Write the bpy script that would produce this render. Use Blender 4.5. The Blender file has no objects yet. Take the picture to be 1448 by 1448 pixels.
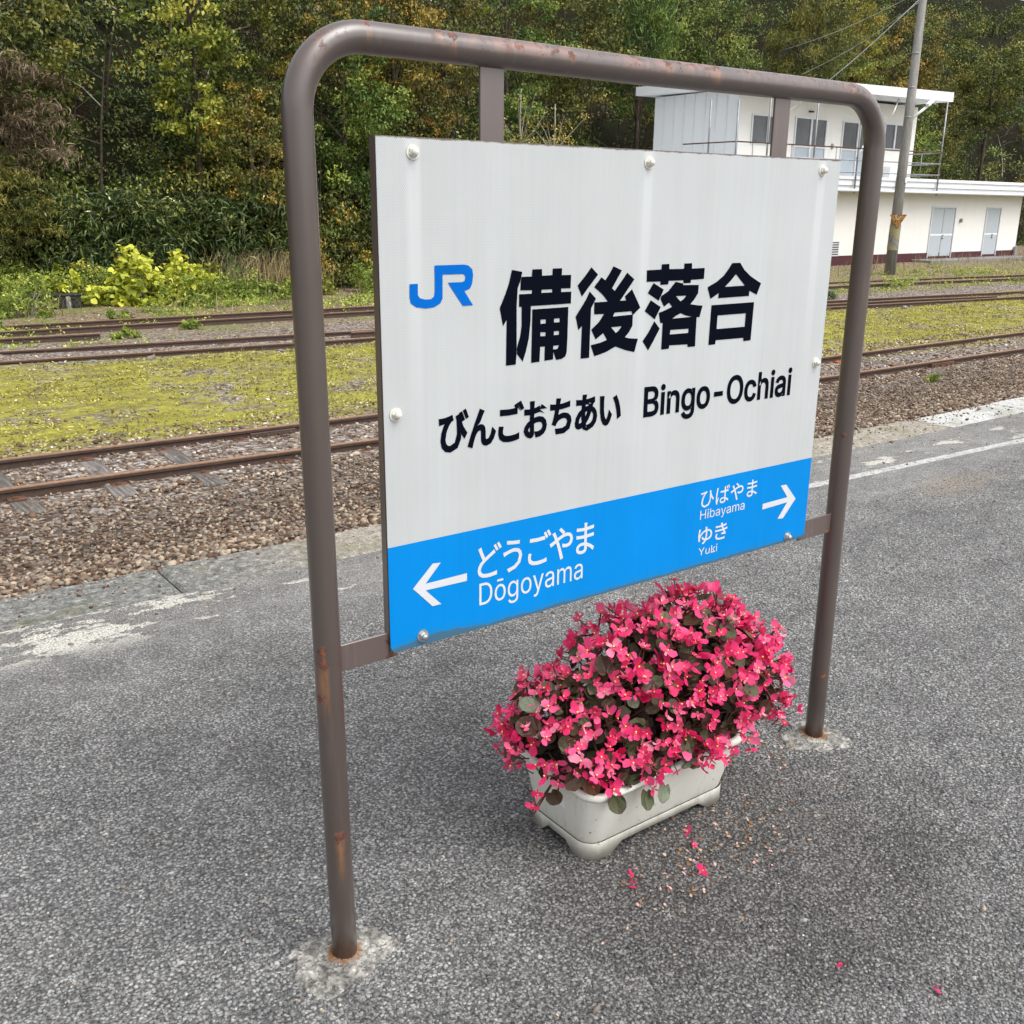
import bpy, math, random
import numpy as np
from mathutils import Vector, Matrix
R = math.radians
rng = np.random.default_rng(7)
random.seed(7)
sc = bpy.context.scene
col = sc.collection

# ------------------------------------------------------------------ camera, sky, sun, exposure
cam_d = bpy.data.cameras.new('camera')
cam = bpy.data.objects.new('camera', cam_d); col.objects.link(cam)
cr, cu_, cf = Vector((.80509648, -.59309126, .00790056)), Vector((.16706853, .2395288, .95640685)), Vector((.56912896, .76867985, -.29193068))
cam.matrix_world = Matrix(((cr.x, cu_.x, -cf.x, -.69926), (cr.y, cu_.y, -cf.y, -1.50126), (cr.z, cu_.z, -cf.z, 1.41417), (0, 0, 0, 1)))
cam_d.sensor_width = 36; cam_d.lens = 36 * 1408.06 / 1448
cam_d.clip_start = .05; cam_d.clip_end = 2000
sc.camera = cam

SUN_EL, SUN_AZ = 58, -18        # the sun stands behind thin cloud, high and behind the camera's left shoulder
world = bpy.data.worlds.new('World'); sc.world = world; world.use_nodes = True
wn = world.node_tree; wn.nodes.clear()
sky = wn.nodes.new('ShaderNodeTexSky'); sky.sky_type = 'NISHITA'; sky.sun_disc = False
sky.sun_elevation = R(SUN_EL); sky.sun_rotation = R(180 + SUN_AZ); sky.dust_density = 4; sky.air_density = 1
hs = wn.nodes.new('ShaderNodeHueSaturation'); hs.inputs['Saturation'].default_value = .22
bg = wn.nodes.new('ShaderNodeBackground'); bg.inputs['Strength'].default_value = .15
wo = wn.nodes.new('ShaderNodeOutputWorld')
wn.links.new(sky.outputs[0], hs.inputs['Color']); wn.links.new(hs.outputs[0], bg.inputs[0]); wn.links.new(bg.outputs[0], wo.inputs[0])
sun_d = bpy.data.lights.new('sun', 'SUN'); sun_d.energy = .5; sun_d.angle = R(45); sun_d.color = (1, .97, .92)
sun = bpy.data.objects.new('sun', sun_d); col.objects.link(sun)
# sun direction: from azimuth (180+SUN_AZ) measured clockwise from +Y
az = R(180 + SUN_AZ)
sdir = Vector((math.sin(az) * math.cos(R(SUN_EL)), math.cos(az) * math.cos(R(SUN_EL)), math.sin(R(SUN_EL))))
sun.rotation_euler = sdir.to_track_quat('Z', 'Y').to_euler()
vs = sc.view_settings
sc.display_settings.display_device = 'sRGB'
vs.view_transform = 'Standard'; vs.look = 'None'; vs.gamma = 1; vs.use_curve_mapping = False; vs.exposure = .97
try:
    sc.cycles.max_bounces = 6; sc.cycles.diffuse_bounces = 3; sc.cycles.transparent_max_bounces = 4
except Exception: pass

# ------------------------------------------------------------------ objects
def link(o, parent=None, label=None, cat=None, group=None, kind=None):
    if o.name not in col.objects: col.objects.link(o)
    if parent is not None: o.parent = parent
    if label: o['label'] = label
    if cat: o['category'] = cat
    if group: o['group'] = group
    if kind: o['kind'] = kind
    return o
def empty(name, loc, label, cat, group=None, rz=0):
    o = bpy.data.objects.new(name, None); o.location = loc; o.rotation_euler = (0, 0, rz); o.empty_display_size = .1
    return link(o, None, label, cat, group)
def mesh_np(name, V, F, mats, smooth=False, attrs=None, fmat=None):
    """V (n,3); F (m,k) with one k, or list of such arrays."""
    me = bpy.data.meshes.new(name)
    Fs = F if isinstance(F, list) else [F]
    Fs = [np.asarray(f, dtype=np.int32) for f in Fs if len(f)]
    me.vertices.add(len(V)); me.vertices.foreach_set('co', np.asarray(V, dtype=np.float32).ravel())
    tot = np.concatenate([np.full(len(f), f.shape[1]) for f in Fs]); idx = np.concatenate([f.ravel() for f in Fs])
    me.loops.add(len(idx)); me.loops.foreach_set('vertex_index', idx)
    me.polygons.add(len(tot)); st = np.concatenate([[0], np.cumsum(tot)[:-1]])
    me.polygons.foreach_set('loop_start', st.astype(np.int32)); me.polygons.foreach_set('loop_total', tot.astype(np.int32))
    if smooth: me.polygons.foreach_set('use_smooth', np.ones(len(tot), dtype=bool))
    if fmat is not None: me.polygons.foreach_set('material_index', np.asarray(fmat, dtype=np.int32))
    for k, a in (attrs or {}).items():
        at = me.attributes.new(k, 'FLOAT', 'FACE'); at.data.foreach_set('value', np.asarray(a, dtype=np.float32))
    for m in (mats if isinstance(mats, (list, tuple)) else [mats]): me.materials.append(m)
    me.update(calc_edges=True); me.validate()
    return me
class MB:
    def __init__(s): s.v = []; s.f = []; s.m = []; s.sm = []
    def add(s, vs_, fs, mi=0, sm=False):
        b = len(s.v); s.v += [tuple(v) for v in vs_]
        for f in fs: s.f.append([b + i for i in f]); s.m.append(mi); s.sm.append(sm)
        return s
    def box(s, x0, x1, y0, y1, z0, z1, mi=0, bev=0):
        if bev:
            vs_ = []; b = bev
            for z, d in ((z0, b), (z0 + b, 0), (z1 - b, 0), (z1, b)):
                X0, X1, Y0, Y1 = x0 + d, x1 - d, y0 + d, y1 - d
                vs_ += [(X0 + (b if not d else 0), Y0, z), (X1 - (b if not d else 0), Y0, z), (X1, Y0 + (b if not d else 0), z), (X1, Y1 - (b if not d else 0), z),
                        (X1 - (b if not d else 0), Y1, z), (X0 + (b if not d else 0), Y1, z), (X0, Y1 - (b if not d else 0), z), (X0, Y0 + (b if not d else 0), z)]
            fs = [list(range(7, -1, -1)), list(range(24, 32))]
            for k in range(3):
                for i in range(8): j = (i + 1) % 8; fs.append([k * 8 + i, k * 8 + j, k * 8 + 8 + j, k * 8 + 8 + i])
            return s.add(vs_, fs, mi)
        vs_ = [(x, y, z) for z in (z0, z1) for x, y in ((x0, y0), (x1, y0), (x1, y1), (x0, y1))]
        return s.add(vs_, [[3, 2, 1, 0], [4, 5, 6, 7], [0, 1, 5, 4], [1, 2, 6, 5], [2, 3, 7, 6], [3, 0, 4, 7]], mi)
    def tube(s, pts, rad, seg=8, mi=0, caps=True, sm=True):
        pts = [Vector(p) for p in pts]; n = len(pts)
        if not hasattr(rad, '__len__'): rad = [rad] * n
        t0 = (pts[1] - pts[0]).normalized()
        up = Vector((0, 0, 1)) if abs(t0.z) < .9 else Vector((1, 0, 0))
        a = t0.cross(up).normalized(); vs_ = []
        for i in range(n):
            t = ((pts[min(i + 1, n - 1)] - pts[max(i - 1, 0)])).normalized()
            a = (a - t * a.dot(t)).normalized(); b = t.cross(a)
            for k in range(seg):
                q = 2 * math.pi * k / seg; vs_.append(pts[i] + (a * math.cos(q) + b * math.sin(q)) * rad[i])
        fs = [[i * seg + k, i * seg + (k + 1) % seg, (i + 1) * seg + (k + 1) % seg, (i + 1) * seg + k] for i in range(n - 1) for k in range(seg)]
        s.add(vs_, fs, mi, sm)
        if caps: b0 = len(s.v) - len(vs_); s.f += [[b0 + k for k in range(seg - 1, -1, -1)], [b0 + (n - 1) * seg + k for k in range(seg)]]; s.m += [mi, mi]; s.sm += [False, False]
        return s
    def lathe(s, c, prof, seg=12, mi=0, axis='z', sm=True):
        vs_ = []
        for r, h in prof:
            for k in range(seg):
                q = 2 * math.pi * k / seg; p = (r * math.cos(q), r * math.sin(q), h)
                if axis == '-y': p = (p[0], -p[2], p[1])
                vs_.append((c[0] + p[0], c[1] + p[1], c[2] + p[2]))
        n = len(prof)
        fs = [[i * seg + k, i * seg + (k + 1) % seg, (i + 1) * seg + (k + 1) % seg, (i + 1) * seg + k] for i in range(n - 1) for k in range(seg)]
        s.add(vs_, fs, mi, sm); b0 = len(s.v) - len(vs_)
        s.f += [[b0 + k for k in range(seg - 1, -1, -1)], [b0 + (n - 1) * seg + k for k in range(seg)]]; s.m += [mi, mi]; s.sm += [False, sm]
        return s
    def sweep(s, prof, path, mi=0, closed=True):
        """profile (across, up) carried along a path in plan"""
        path = [Vector(p) for p in path]; n = len(path); k = len(prof); vs_ = []
        for i in range(n):
            t = path[min(i + 1, n - 1)] - path[max(i - 1, 0)]; t.z = 0; t.normalize(); a = Vector((t.y, -t.x, 0))
            vs_ += [path[i] + a * u + Vector((0, 0, w)) for u, w in prof]
        fs = [[i * k + j, (i + 1) * k + j, (i + 1) * k + (j + 1) % k, i * k + (j + 1) % k] for i in range(n - 1) for j in range(k if closed else k - 1)]
        fs += [list(range(k)), [(n - 1) * k + j for j in range(k - 1, -1, -1)]]
        return s.add(vs_, fs, mi)
    def mesh(s, name, mats):
        me = bpy.data.meshes.new(name); me.from_pydata(s.v, [], s.f)
        me.polygons.foreach_set('material_index', s.m); me.polygons.foreach_set('use_smooth', s.sm)
        for m in (mats if isinstance(mats, (list, tuple)) else [mats]): me.materials.append(m)
        me.update(); return me
    def build(s, name, mats, parent=None, loc=(0, 0, 0), **k):
        o = bpy.data.objects.new(name, s.mesh(name, mats)); o.location = loc
        return link(o, parent, **k)
def dup(o, parent=None, **k):
    c = o.copy(); link(c, parent, **k)
    for ch in list(o.children): dup(ch, c)
    return c
def put(name, me, parent=None, loc=(0, 0, 0), rot=(0, 0, 0), scale=(1, 1, 1), **k):
    o = bpy.data.objects.new(name, me); o.location = loc; o.rotation_euler = rot; o.scale = scale
    return link(o, parent, **k)

# ------------------------------------------------------------------ materials
class NT:
    def __init__(s, name, rough=.8, spec=.3):
        s.mat = bpy.data.materials.new(name); s.mat.use_nodes = True; s.t = s.mat.node_tree
        s.t.nodes.clear(); s.out = s.t.nodes.new('ShaderNodeOutputMaterial'); s.b = s.t.nodes.new('ShaderNodeBsdfPrincipled')
        s.t.links.new(s.b.outputs[0], s.out.inputs[0]); s.b.inputs['Roughness'].default_value = rough
        s.b.inputs['Specular IOR Level'].default_value = spec
    def set(s, inp, v):
        if isinstance(v, bpy.types.NodeSocket): s.t.links.new(v, inp)
        elif isinstance(v, (tuple, list)) and len(v) == 3 and inp.type == 'RGBA': inp.default_value = (*v, 1)
        else: inp.default_value = v
    def n(s, typ, out=0, props=None, **ins):
        nd = s.t.nodes.new('ShaderNode' + typ)
        for k, v in (props or {}).items(): setattr(nd, k, v)
        for k, v in ins.items():
            k = k.replace('_', ' ')
            s.set(nd.inputs[int(k[1:])] if k[0] == 'i' and k[1:].isdigit() else nd.inputs[k], v)
        return nd.outputs[out]
    def pos(s): return s.n('NewGeometry', 'Position')
    def obj(s): return s.n('TexCoord', 'Object')
    def noise(s, v, scale, detail=3, rough=.55, dist=0): return s.n('TexNoise', 'Fac', Vector=v, Scale=scale, Detail=detail, Roughness=rough, Distortion=dist)
    def vor(s, v, scale, out='Distance', feat='F1', rand=1): return s.n('TexVoronoi', out, {'feature': feat}, Vector=v, Scale=scale, Randomness=rand)
    def ramp(s, fac, stops, interp='LINEAR'):
        nd = s.t.nodes.new('ShaderNodeValToRGB'); nd.color_ramp.interpolation = interp; e = nd.color_ramp.elements
        while len(e) > 1: e.remove(e[0])
        for i, (p, c) in enumerate(stops):
            x = e[0] if i == 0 else e.new(p); x.position = p
            x.color = (c, c, c, 1) if not hasattr(c, '__len__') else (*c, 1)
        s.set(nd.inputs[0], fac); return nd.outputs[0]
    def m(s, op, a, b=0, c=0, clamp=False):
        nd = s.t.nodes.new('ShaderNodeMath'); nd.operation = op; nd.use_clamp = clamp
        s.set(nd.inputs[0], a); s.set(nd.inputs[1], b); s.set(nd.inputs[2], c); return nd.outputs[0]
    def step(s, v, a, b): return s.n('MapRange', 0, {'interpolation_type': 'SMOOTHSTEP'}, Value=v, From_Min=a, From_Max=b)
    def mix(s, fac, a, b, mode='MIX'):
        nd = s.t.nodes.new('ShaderNodeMix'); nd.data_type = 'RGBA'; nd.blend_type = mode
        s.set(nd.inputs[0], fac); s.set(nd.inputs[6], a if not isinstance(a, tuple) else (*a, 1)); s.set(nd.inputs[7], b if not isinstance(b, tuple) else (*b, 1)); return nd.outputs[2]
    def xyz(s, v): 
        nd = s.t.nodes.new('ShaderNodeSeparateXYZ'); s.set(nd.inputs[0], v); return nd.outputs
    def vec(s, x, y, z): return s.n('CombineXYZ', 0, None, X=x, Y=y, Z=z)
    def scl(s, v, sx, sy, sz): return s.n('VectorMath', 0, {'operation': 'MULTIPLY'}, i0=v, i1=(sx, sy, sz))
    def bump(s, h, strength=.5, dist=.01, prev=None):
        nd = s.t.nodes.new('ShaderNodeBump'); nd.inputs['Strength'].default_value = strength; nd.inputs['Distance'].default_value = dist
        s.set(nd.inputs['Height'], h)
        if prev is not None: s.set(nd.inputs['Normal'], prev)
        return nd.outputs[0]
    def fin(s, col_=None, rough=None, normal=None, metal=None):
        for k, v in (('Base Color', col_), ('Roughness', rough), ('Normal', normal), ('Metallic', metal)):
            if v is not None: s.set(s.b.inputs[k], v)
        return s.mat
def plain(name, c, rough=.7, spec=.3, var=.15, scale=6, metal=0, bump=0):
    t = NT(name, rough, spec); p = t.obj(); f = t.noise(p, scale, 5)
    lo = tuple(x * (1 - var) for x in c); hi = tuple(min(1, x * (1 + var)) for x in c)
    n = t.bump(t.noise(p, scale * 12, 3), .3, bump) if bump else None
    return t.fin(t.ramp(f, [(.3, lo), (.7, hi)]), None, n, metal)

def m_asphalt():
    t = NT('asphalt', .85, .25); p = t.pos(); X, Y, Z = t.xyz(p)
    pw_ = t.n('VectorMath', 0, {'operation': 'ADD'}, i0=p, i1=t.scl(t.n('TexNoise', 'Color', None, Vector=p, Scale=90.0, Detail=2.0), .009, .009, .009))
    d = t.vor(pw_, 125); c = t.vor(pw_, 125, 'Color'); cx = t.xyz(c)[0]
    c2 = t.xyz(t.vor(p, 60, 'Color'))[1]; d2 = t.vor(p, 60)
    big = t.noise(p, 1.3, 4, .6); mid = t.noise(p, 9, 4, .65); fine = t.noise(p, 210, 4, .75); grit = t.noise(p, 520, 2, .7)
    stone = t.ramp(t.m('ADD', t.m('MULTIPLY', cx, .75), t.m('MULTIPLY', grit, .25)), [(.05, .15), (.3, .25), (.6, .35), (.85, .46), (.98, .62)])
    binder = t.ramp(fine, [(.40, .025), (.62, .20)])
    g = t.mix(t.step(t.m('ADD', d, t.m('MULTIPLY', t.m('SUBTRACT', fine, .5), .5)), .30, .62), stone, binder)
    lone = t.m('MULTIPLY', t.step(c2, .965, .975), t.step(d2, .36, .28))
    g = t.mix(t.m('MULTIPLY', lone, .7), g, (.62, .61, .58))
    g = t.mix(1, g, t.ramp(big, [(.25, (.96, .95, .94)), (.5, (1.16, 1.15, 1.125)), (.75, (1.42, 1.40, 1.36))]), 'MULTIPLY')
    g = t.mix(1, g, t.ramp(mid, [(.3, .8), (.7, 1.2)]), 'MULTIPLY')
    g = t.mix(1, g, t.ramp(t.noise(t.scl(p, 1, 1.6, 1), 3.4, 5, .7), [(.32, .80), (.5, 1.0), (.72, 1.25)]), 'MULTIPLY')
    # darker, partly dirty ground round the planter, and dusty pale ground towards the platform edge
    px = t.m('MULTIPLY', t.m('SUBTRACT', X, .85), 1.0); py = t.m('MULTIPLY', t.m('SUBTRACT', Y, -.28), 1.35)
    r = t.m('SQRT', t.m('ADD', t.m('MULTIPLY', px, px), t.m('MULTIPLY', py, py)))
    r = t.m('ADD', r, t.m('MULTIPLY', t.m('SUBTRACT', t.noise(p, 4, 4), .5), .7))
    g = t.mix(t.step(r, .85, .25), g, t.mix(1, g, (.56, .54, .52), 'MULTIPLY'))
    yl = t.m('ADD', Y, t.m('MULTIPLY', X, .03))
    edge = t.m('MULTIPLY', t.step(t.m('ADD', yl, t.m('MULTIPLY', t.m('SUBTRACT', big, .5), 1.2)), 1.0, 2.0), .35)
    g = t.mix(edge, g, t.mix(mid, (.26, .25, .225), (.46, .44, .40)))
    # cement-coloured places where the surface coat is gone
    n1 = t.noise(t.scl(p, 1, 2.2, 1), 2.6, 5, .62); n1 = t.m('ADD', n1, t.m('MULTIPLY', t.m('SUBTRACT', t.noise(p, 38, 5, .85), .5), .40))
    band = t.m('MULTIPLY', t.step(yl, 1.68, 1.84), t.step(yl, 2.25, 2.05))
    left = t.step(X, .6, -.05)
    pm = t.m('MULTIPLY', t.step(t.m('ADD', n1, t.m('MULTIPLY', left, .14)), .565, .61), band)
    pm = t.m('MULTIPLY', pm, t.m('SUBTRACT', 1, t.m('MULTIPLY', t.step(t.noise(p, 130, 3, .7), .54, .60), .75)))
    g = t.mix(t.m('MULTIPLY', pm, .85), g, t.mix(t.noise(p, 60, 3), (.52, .50, .44), (.76, .73, .65)))
    # worn white line
    l = t.m('ADD', Y, t.m('MULTIPLY', X, .039)); l = t.m('ADD', l, t.m('MULTIPLY', t.m('SUBTRACT', t.noise(p, 14, 2), .5), .018))
    ln = t.m('SUBTRACT', 1, t.step(t.m('ABSOLUTE', t.m('SUBTRACT', l, 1.836)), .025, .036))
    wear = t.step(t.noise(p, 34, 4, .7), .66, .46); keep = t.m('ADD', t.m('MULTIPLY', t.step(X, 1.2, 3.0), .95), .12)
    keep = t.m('MULTIPLY', keep, t.step(X, 7.5, 6.0)); 
    g = t.mix(t.m('MULTIPLY', t.m('MULTIPLY', ln, wear), keep), g, (.66, .66, .64))
    # sandy trace
    rx = t.m('MULTIPLY', t.m('SUBTRACT', X, 4.35), .9); ry = t.m('MULTIPLY', t.m('SUBTRACT', Y, 1.25), 2.2)
    rr = t.m('ADD', t.m('SQRT', t.m('ADD', t.m('MULTIPLY', rx, rx), t.m('MULTIPLY', ry, ry))), t.m('MULTIPLY', t.m('SUBTRACT', n1, .5), .5))
    g = t.mix(t.m('MULTIPLY', t.step(rr, .42, .1), .55), g, (.36, .29, .22))
    # a few cracks
    ck = t.vor(t.n('VectorMath', 0, {'operation': 'ADD'}, i0=p, i1=t.scl(t.n('TexNoise', 'Color', None, Vector=p, Scale=3.0, Detail=4.0), .5, .5, .5)), .9, 'Distance', 'DISTANCE_TO_EDGE')
    cm = t.m('MULTIPLY', t.step(ck, .006, .002), t.step(t.noise(p, 1.7, 2), .56, .66))
    g = t.mix(t.m('MULTIPLY', cm, .6), g, (.06, .06, .06))
    h = t.m('ADD', t.m('MULTIPLY', t.m('SUBTRACT', 1, t.m('MINIMUM', d, .7)), .7), t.m('ADD', t.m('MULTIPLY', cx, .5), t.m('MULTIPLY', fine, .9)))
    h = t.m('SUBTRACT', h, t.m('MULTIPLY', pm, t.m('MULTIPLY', h, .75)))
    nb = t.bump(h, 1.0, .0085, t.bump(mid, .35, .03)); 
    return t.fin(g, .8, nb)
def m_coping():
    t = NT('coping_concrete', .9, .2); p = t.pos(); X, Y, Z = t.xyz(p)
    a = t.noise(p, 2.2, 5, .6); b = t.noise(p, 26, 5, .7); s = t.xyz(t.vor(p, 150, 'Color'))[0]
    dark = t.ramp(b, [(.3, (.085, .085, .082)), (.5, (.16, .16, .15)), (.62, (.26, .26, .24)), (.72, (.50, .49, .45))])
    sand = t.ramp(b, [(.3, (.16, .145, .115)), (.7, (.42, .38, .32))]); pale = t.ramp(b, [(.25, (.30, .30, .28)), (.7, (.58, .58, .56))])
    k = t.m('ADD', X, t.m('MULTIPLY', t.m('SUBTRACT', a, .5), .9))
    g = t.mix(t.step(k, .4, 1.5), dark, sand); g = t.mix(t.step(k, 5.66, 5.74), g, pale)
    g = t.mix(1, g, t.ramp(s, [(0, .75), (.6, 1.05), (1, 1.5)]), 'MULTIPLY')
    g = t.mix(t.m('MULTIPLY', t.step(a, .5, .62), .35), g, (.13, .135, .06))
    return t.fin(g, .9, t.bump(t.m('ADD', b, t.m('MULTIPLY', s, .5)), .6, .006))
def m_ground():
    t = NT('ground_soil', .95, .15); p = t.pos(); X, Y, Z = t.xyz(p)
    a = t.noise(p, .9, 5, .65); b = t.noise(p, 7, 5, .7); f = t.noise(p, 40, 3, .7); v = t.xyz(t.vor(p, 24, 'Color'))
    grav = t.ramp(v[0], [(0, (.10, .075, .06)), (.4, (.22, .17, .14)), (.75, (.36, .31, .27)), (1, (.60, .57, .53))])
    grav = t.mix(1, grav, t.ramp(b, [(.3, .55), (.7, 1.1)]), 'MULTIPLY')
    litter = t.ramp(t.m('ADD', t.m('MULTIPLY', v[1], .5), t.m('MULTIPLY', f, .5)), [(.2, (.07, .05, .032)), (.5, (.20, .145, .09)), (.75, (.40, .33, .24)), (.9, (.5, .46, .4))])
    mvar = t.noise(t.scl(p, 1, 1.8, 1), 1.9, 4, .65)
    moss = t.ramp(t.m('ADD', t.m('MULTIPLY', b, .6), t.m('MULTIPLY', f, .4)), [(.3, (.115, .10, .035)), (.5, (.30, .285, .05)), (.7, (.49, .455, .085))])
    yy = t.m('ADD', Y, t.m('MULTIPLY', X, .045))
    band = t.m('MULTIPLY', t.step(yy, 8.55, 9.1), t.step(yy, 16.0, 14.2))
    band2 = t.m('MULTIPLY', t.m('MULTIPLY', t.step(yy, 17.0, 18.5), t.step(yy, 26, 24)), .62)
    mm = t.m('ADD', t.m('MULTIPLY', a, .75), t.m('MULTIPLY', b, .45))
    mk = t.m('MULTIPLY', t.step(t.m('ADD', mm, t.m('MULTIPLY', t.m('SUBTRACT', f, .5), .3)), .48, .59), band); mk2 = t.m('MULTIPLY', t.step(mm, .56, .68), band2)
    grav = t.mix(t.step(Y, 7.4, 5.6), grav, t.mix(1, grav, (.5, .47, .43), 'MULTIPLY'))  # ground under the ballast darkened: shade between the stones painted in
    base = t.mix(t.step(t.m('ADD', yy, t.m('MULTIPLY', a, 2)), 17.5, 21), grav, litter)
    moss = t.mix(t.m('MULTIPLY', t.step(mvar, .47, .62), .75), moss, t.ramp(f, [(.3, (.09, .075, .035)), (.7, (.26, .22, .10))])); g = t.mix(t.m('MAXIMUM', mk, 0), base, moss); g = t.mix(mk2, g, t.mix(b, (.10, .14, .03), (.26, .29, .06)))
    h = t.m('ADD', t.m('MULTIPLY', v[2], .5), t.m('ADD', b, f))
    return t.fin(g, .95, t.bump(h, .8, .03))
def m_hill():
    t = NT('hillside_soil', 1, .1); p = t.pos(); a = t.noise(p, 1.2, 6, .7); b = t.noise(p, 9, 4, .7)
    g = t.mix(t.step(a, .42, .6), t.ramp(b, [(.3, (.006, .005, .003)), (.7, (.026, .019, .011))]), t.ramp(b, [(.3, (.007, .010, .004)), (.7, (.022, .028, .010))]))  # dark litter colours, deepened to hold the shade under the trees
    return t.fin(g, 1, t.bump(b, 1, .15))
def m_tint(name, stops, rough=.6, spec=.3, trans=0, hue=0.0, valv=.0, bump=None):
    """colour by the face attribute «tint», shifted a little per object; thin leaves let light through"""
    t = NT(name, rough, spec); a = t.n('Attribute', 'Fac', {'attribute_name': 'tint'})
    c = t.ramp(a, stops)
    if hue or valv:
        r = t.n('ObjectInfo', 'Random')
        c = t.n('HueSaturation', 0, None, Hue=t.m('ADD', .5, t.m('MULTIPLY', t.m('SUBTRACT', r, .5), hue)), Value=t.m('ADD', 1, t.m('MULTIPLY', t.m('SUBTRACT', r, .5), valv)), Color=c)
    t.fin(c, None, t.bump(t.noise(t.obj(), bump[0], 4), bump[1], bump[2]) if bump else None)
    if trans:
        tr = t.n('BsdfTranslucent', 0, None, Color=c); mx = t.n('MixShader', 0, None, Fac=trans, i1=t.b.outputs[0], i2=tr)
        t.t.links.new(mx, t.out.inputs[0])
    return t.mat
def m_paint(name, base, spots, topwear=False):
    """brown enamel with rust: spots = (x, y, z, radius, drip length)"""
    t = NT(name, .34, .8); p = t.pos(); X, Y, Z = t.xyz(p)
    a = t.noise(p, 5, 5, .6); b = t.noise(p, 60, 4, .7); st = t.noise(t.scl(p, 60, 60, 4), 1, 3, .6)
    g = t.mix(a, tuple(x * .82 for x in base), tuple(x * 1.2 for x in base))
    g = t.mix(t.m('MULTIPLY', t.step(st, .55, .75), .35), g, tuple(min(1, x * 1.9) for x in base))
    rust = t.ramp(b, [(.35, (.030, .008, .005)), (.52, (.12, .03, .012)), (.72, (.28, .10, .035))])
    rm = None; dm = None
    for (x, y, z, r, dl) in spots:
        dx = t.m('SUBTRACT', X, x); dz = t.m('SUBTRACT', Z, z); dy = t.m('SUBTRACT', Y, y)
        q = t.m('SQRT', t.m('ADD', t.m('ADD', t.m('MULTIPLY', dx, dx), t.m('MULTIPLY', dz, dz)), t.m('MULTIPLY', dy, dy)))
        q = t.m('ADD', q, t.m('MULTIPLY', t.m('SUBTRACT', t.noise(p, 110, 5, .75), .5), r * 3.2))
        k = t.step(q, r * 1.05, r * .85); rm = k if rm is None else t.m('MAXIMUM', rm, k)
        if dl:
            w = t.m('ADD', t.m('ABSOLUTE', dx), t.m('MULTIPLY', t.m('SUBTRACT', a, .5), r * .6))
            e = t.m('MULTIPLY', t.m('MULTIPLY', t.step(w, r * 1.0, r * .25), t.step(dz, 0, -.01)), t.step(dz, -dl, -dl * .15))
            e = t.m('MULTIPLY', t.m('MULTIPLY', e, t.step(t.m('ABSOLUTE', dy), .035, .02)), t.step(t.m('ADD', t.m('MULTIPLY', t.noise(t.scl(p, 140, 140, 9), 1, 4, .7), .7), t.m('MULTIPLY', b, .3)), .36, .58)); dm = e if dm is None else t.m('MAXIMUM', dm, e)
    # scattered specks; on the crossbar they sit on the upper side where rain stands
    sp = t.noise(t.scl(p, 1, 1, 1), 48, 5, .7, .6); reg = t.noise(p, 3.1, 2)
    upz = t.step(Z, 1.60, 1.64)
    lim = t.m('MAXIMUM', t.m('MULTIPLY', t.step(reg, .40, .55), upz), t.m('MULTIPLY', t.step(reg, .60, .72), .6)) if topwear else t.step(reg, .6, .72)
    sm = t.m('MULTIPLY', t.step(sp, .565, .58), lim)
    if topwear:
        nz = t.xyz(t.n('NewGeometry', 'Normal'))[2]; sm = t.m('MULTIPLY', sm, t.m('MAXIMUM', t.step(nz, -.35, .35), t.step(Z, 1.5, 1.4)))
        blush = t.m('MULTIPLY', t.m('MULTIPLY', t.step(nz, -.3, .5), t.m('MULTIPLY', t.step(reg, .44, .6), upz)), t.m('MULTIPLY', t.step(st, .35, .6), .5)); g = t.mix(blush, g, (.30, .13, .09))
    if dm is not None: g = t.mix(t.m('MULTIPLY', dm, .8), g, (.26, .115, .045))
    rm = sm if rm is None else t.m('MAXIMUM', rm, sm)
    g = t.mix(rm, g, rust)
    t.b.inputs['Coat Weight'].default_value = .6; t.b.inputs['Coat Roughness'].default_value = .22
    rg = t.m('ADD', .30, t.m('ADD', t.m('MULTIPLY', a, .12), t.m('MULTIPLY', rm, .5)))
    return t.fin(g, rg, t.bump(t.m('ADD', t.m('MULTIPLY', rm, .8), t.m('MULTIPLY', t.noise(p, 24, 2), .25)), .35, .0025))
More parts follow.
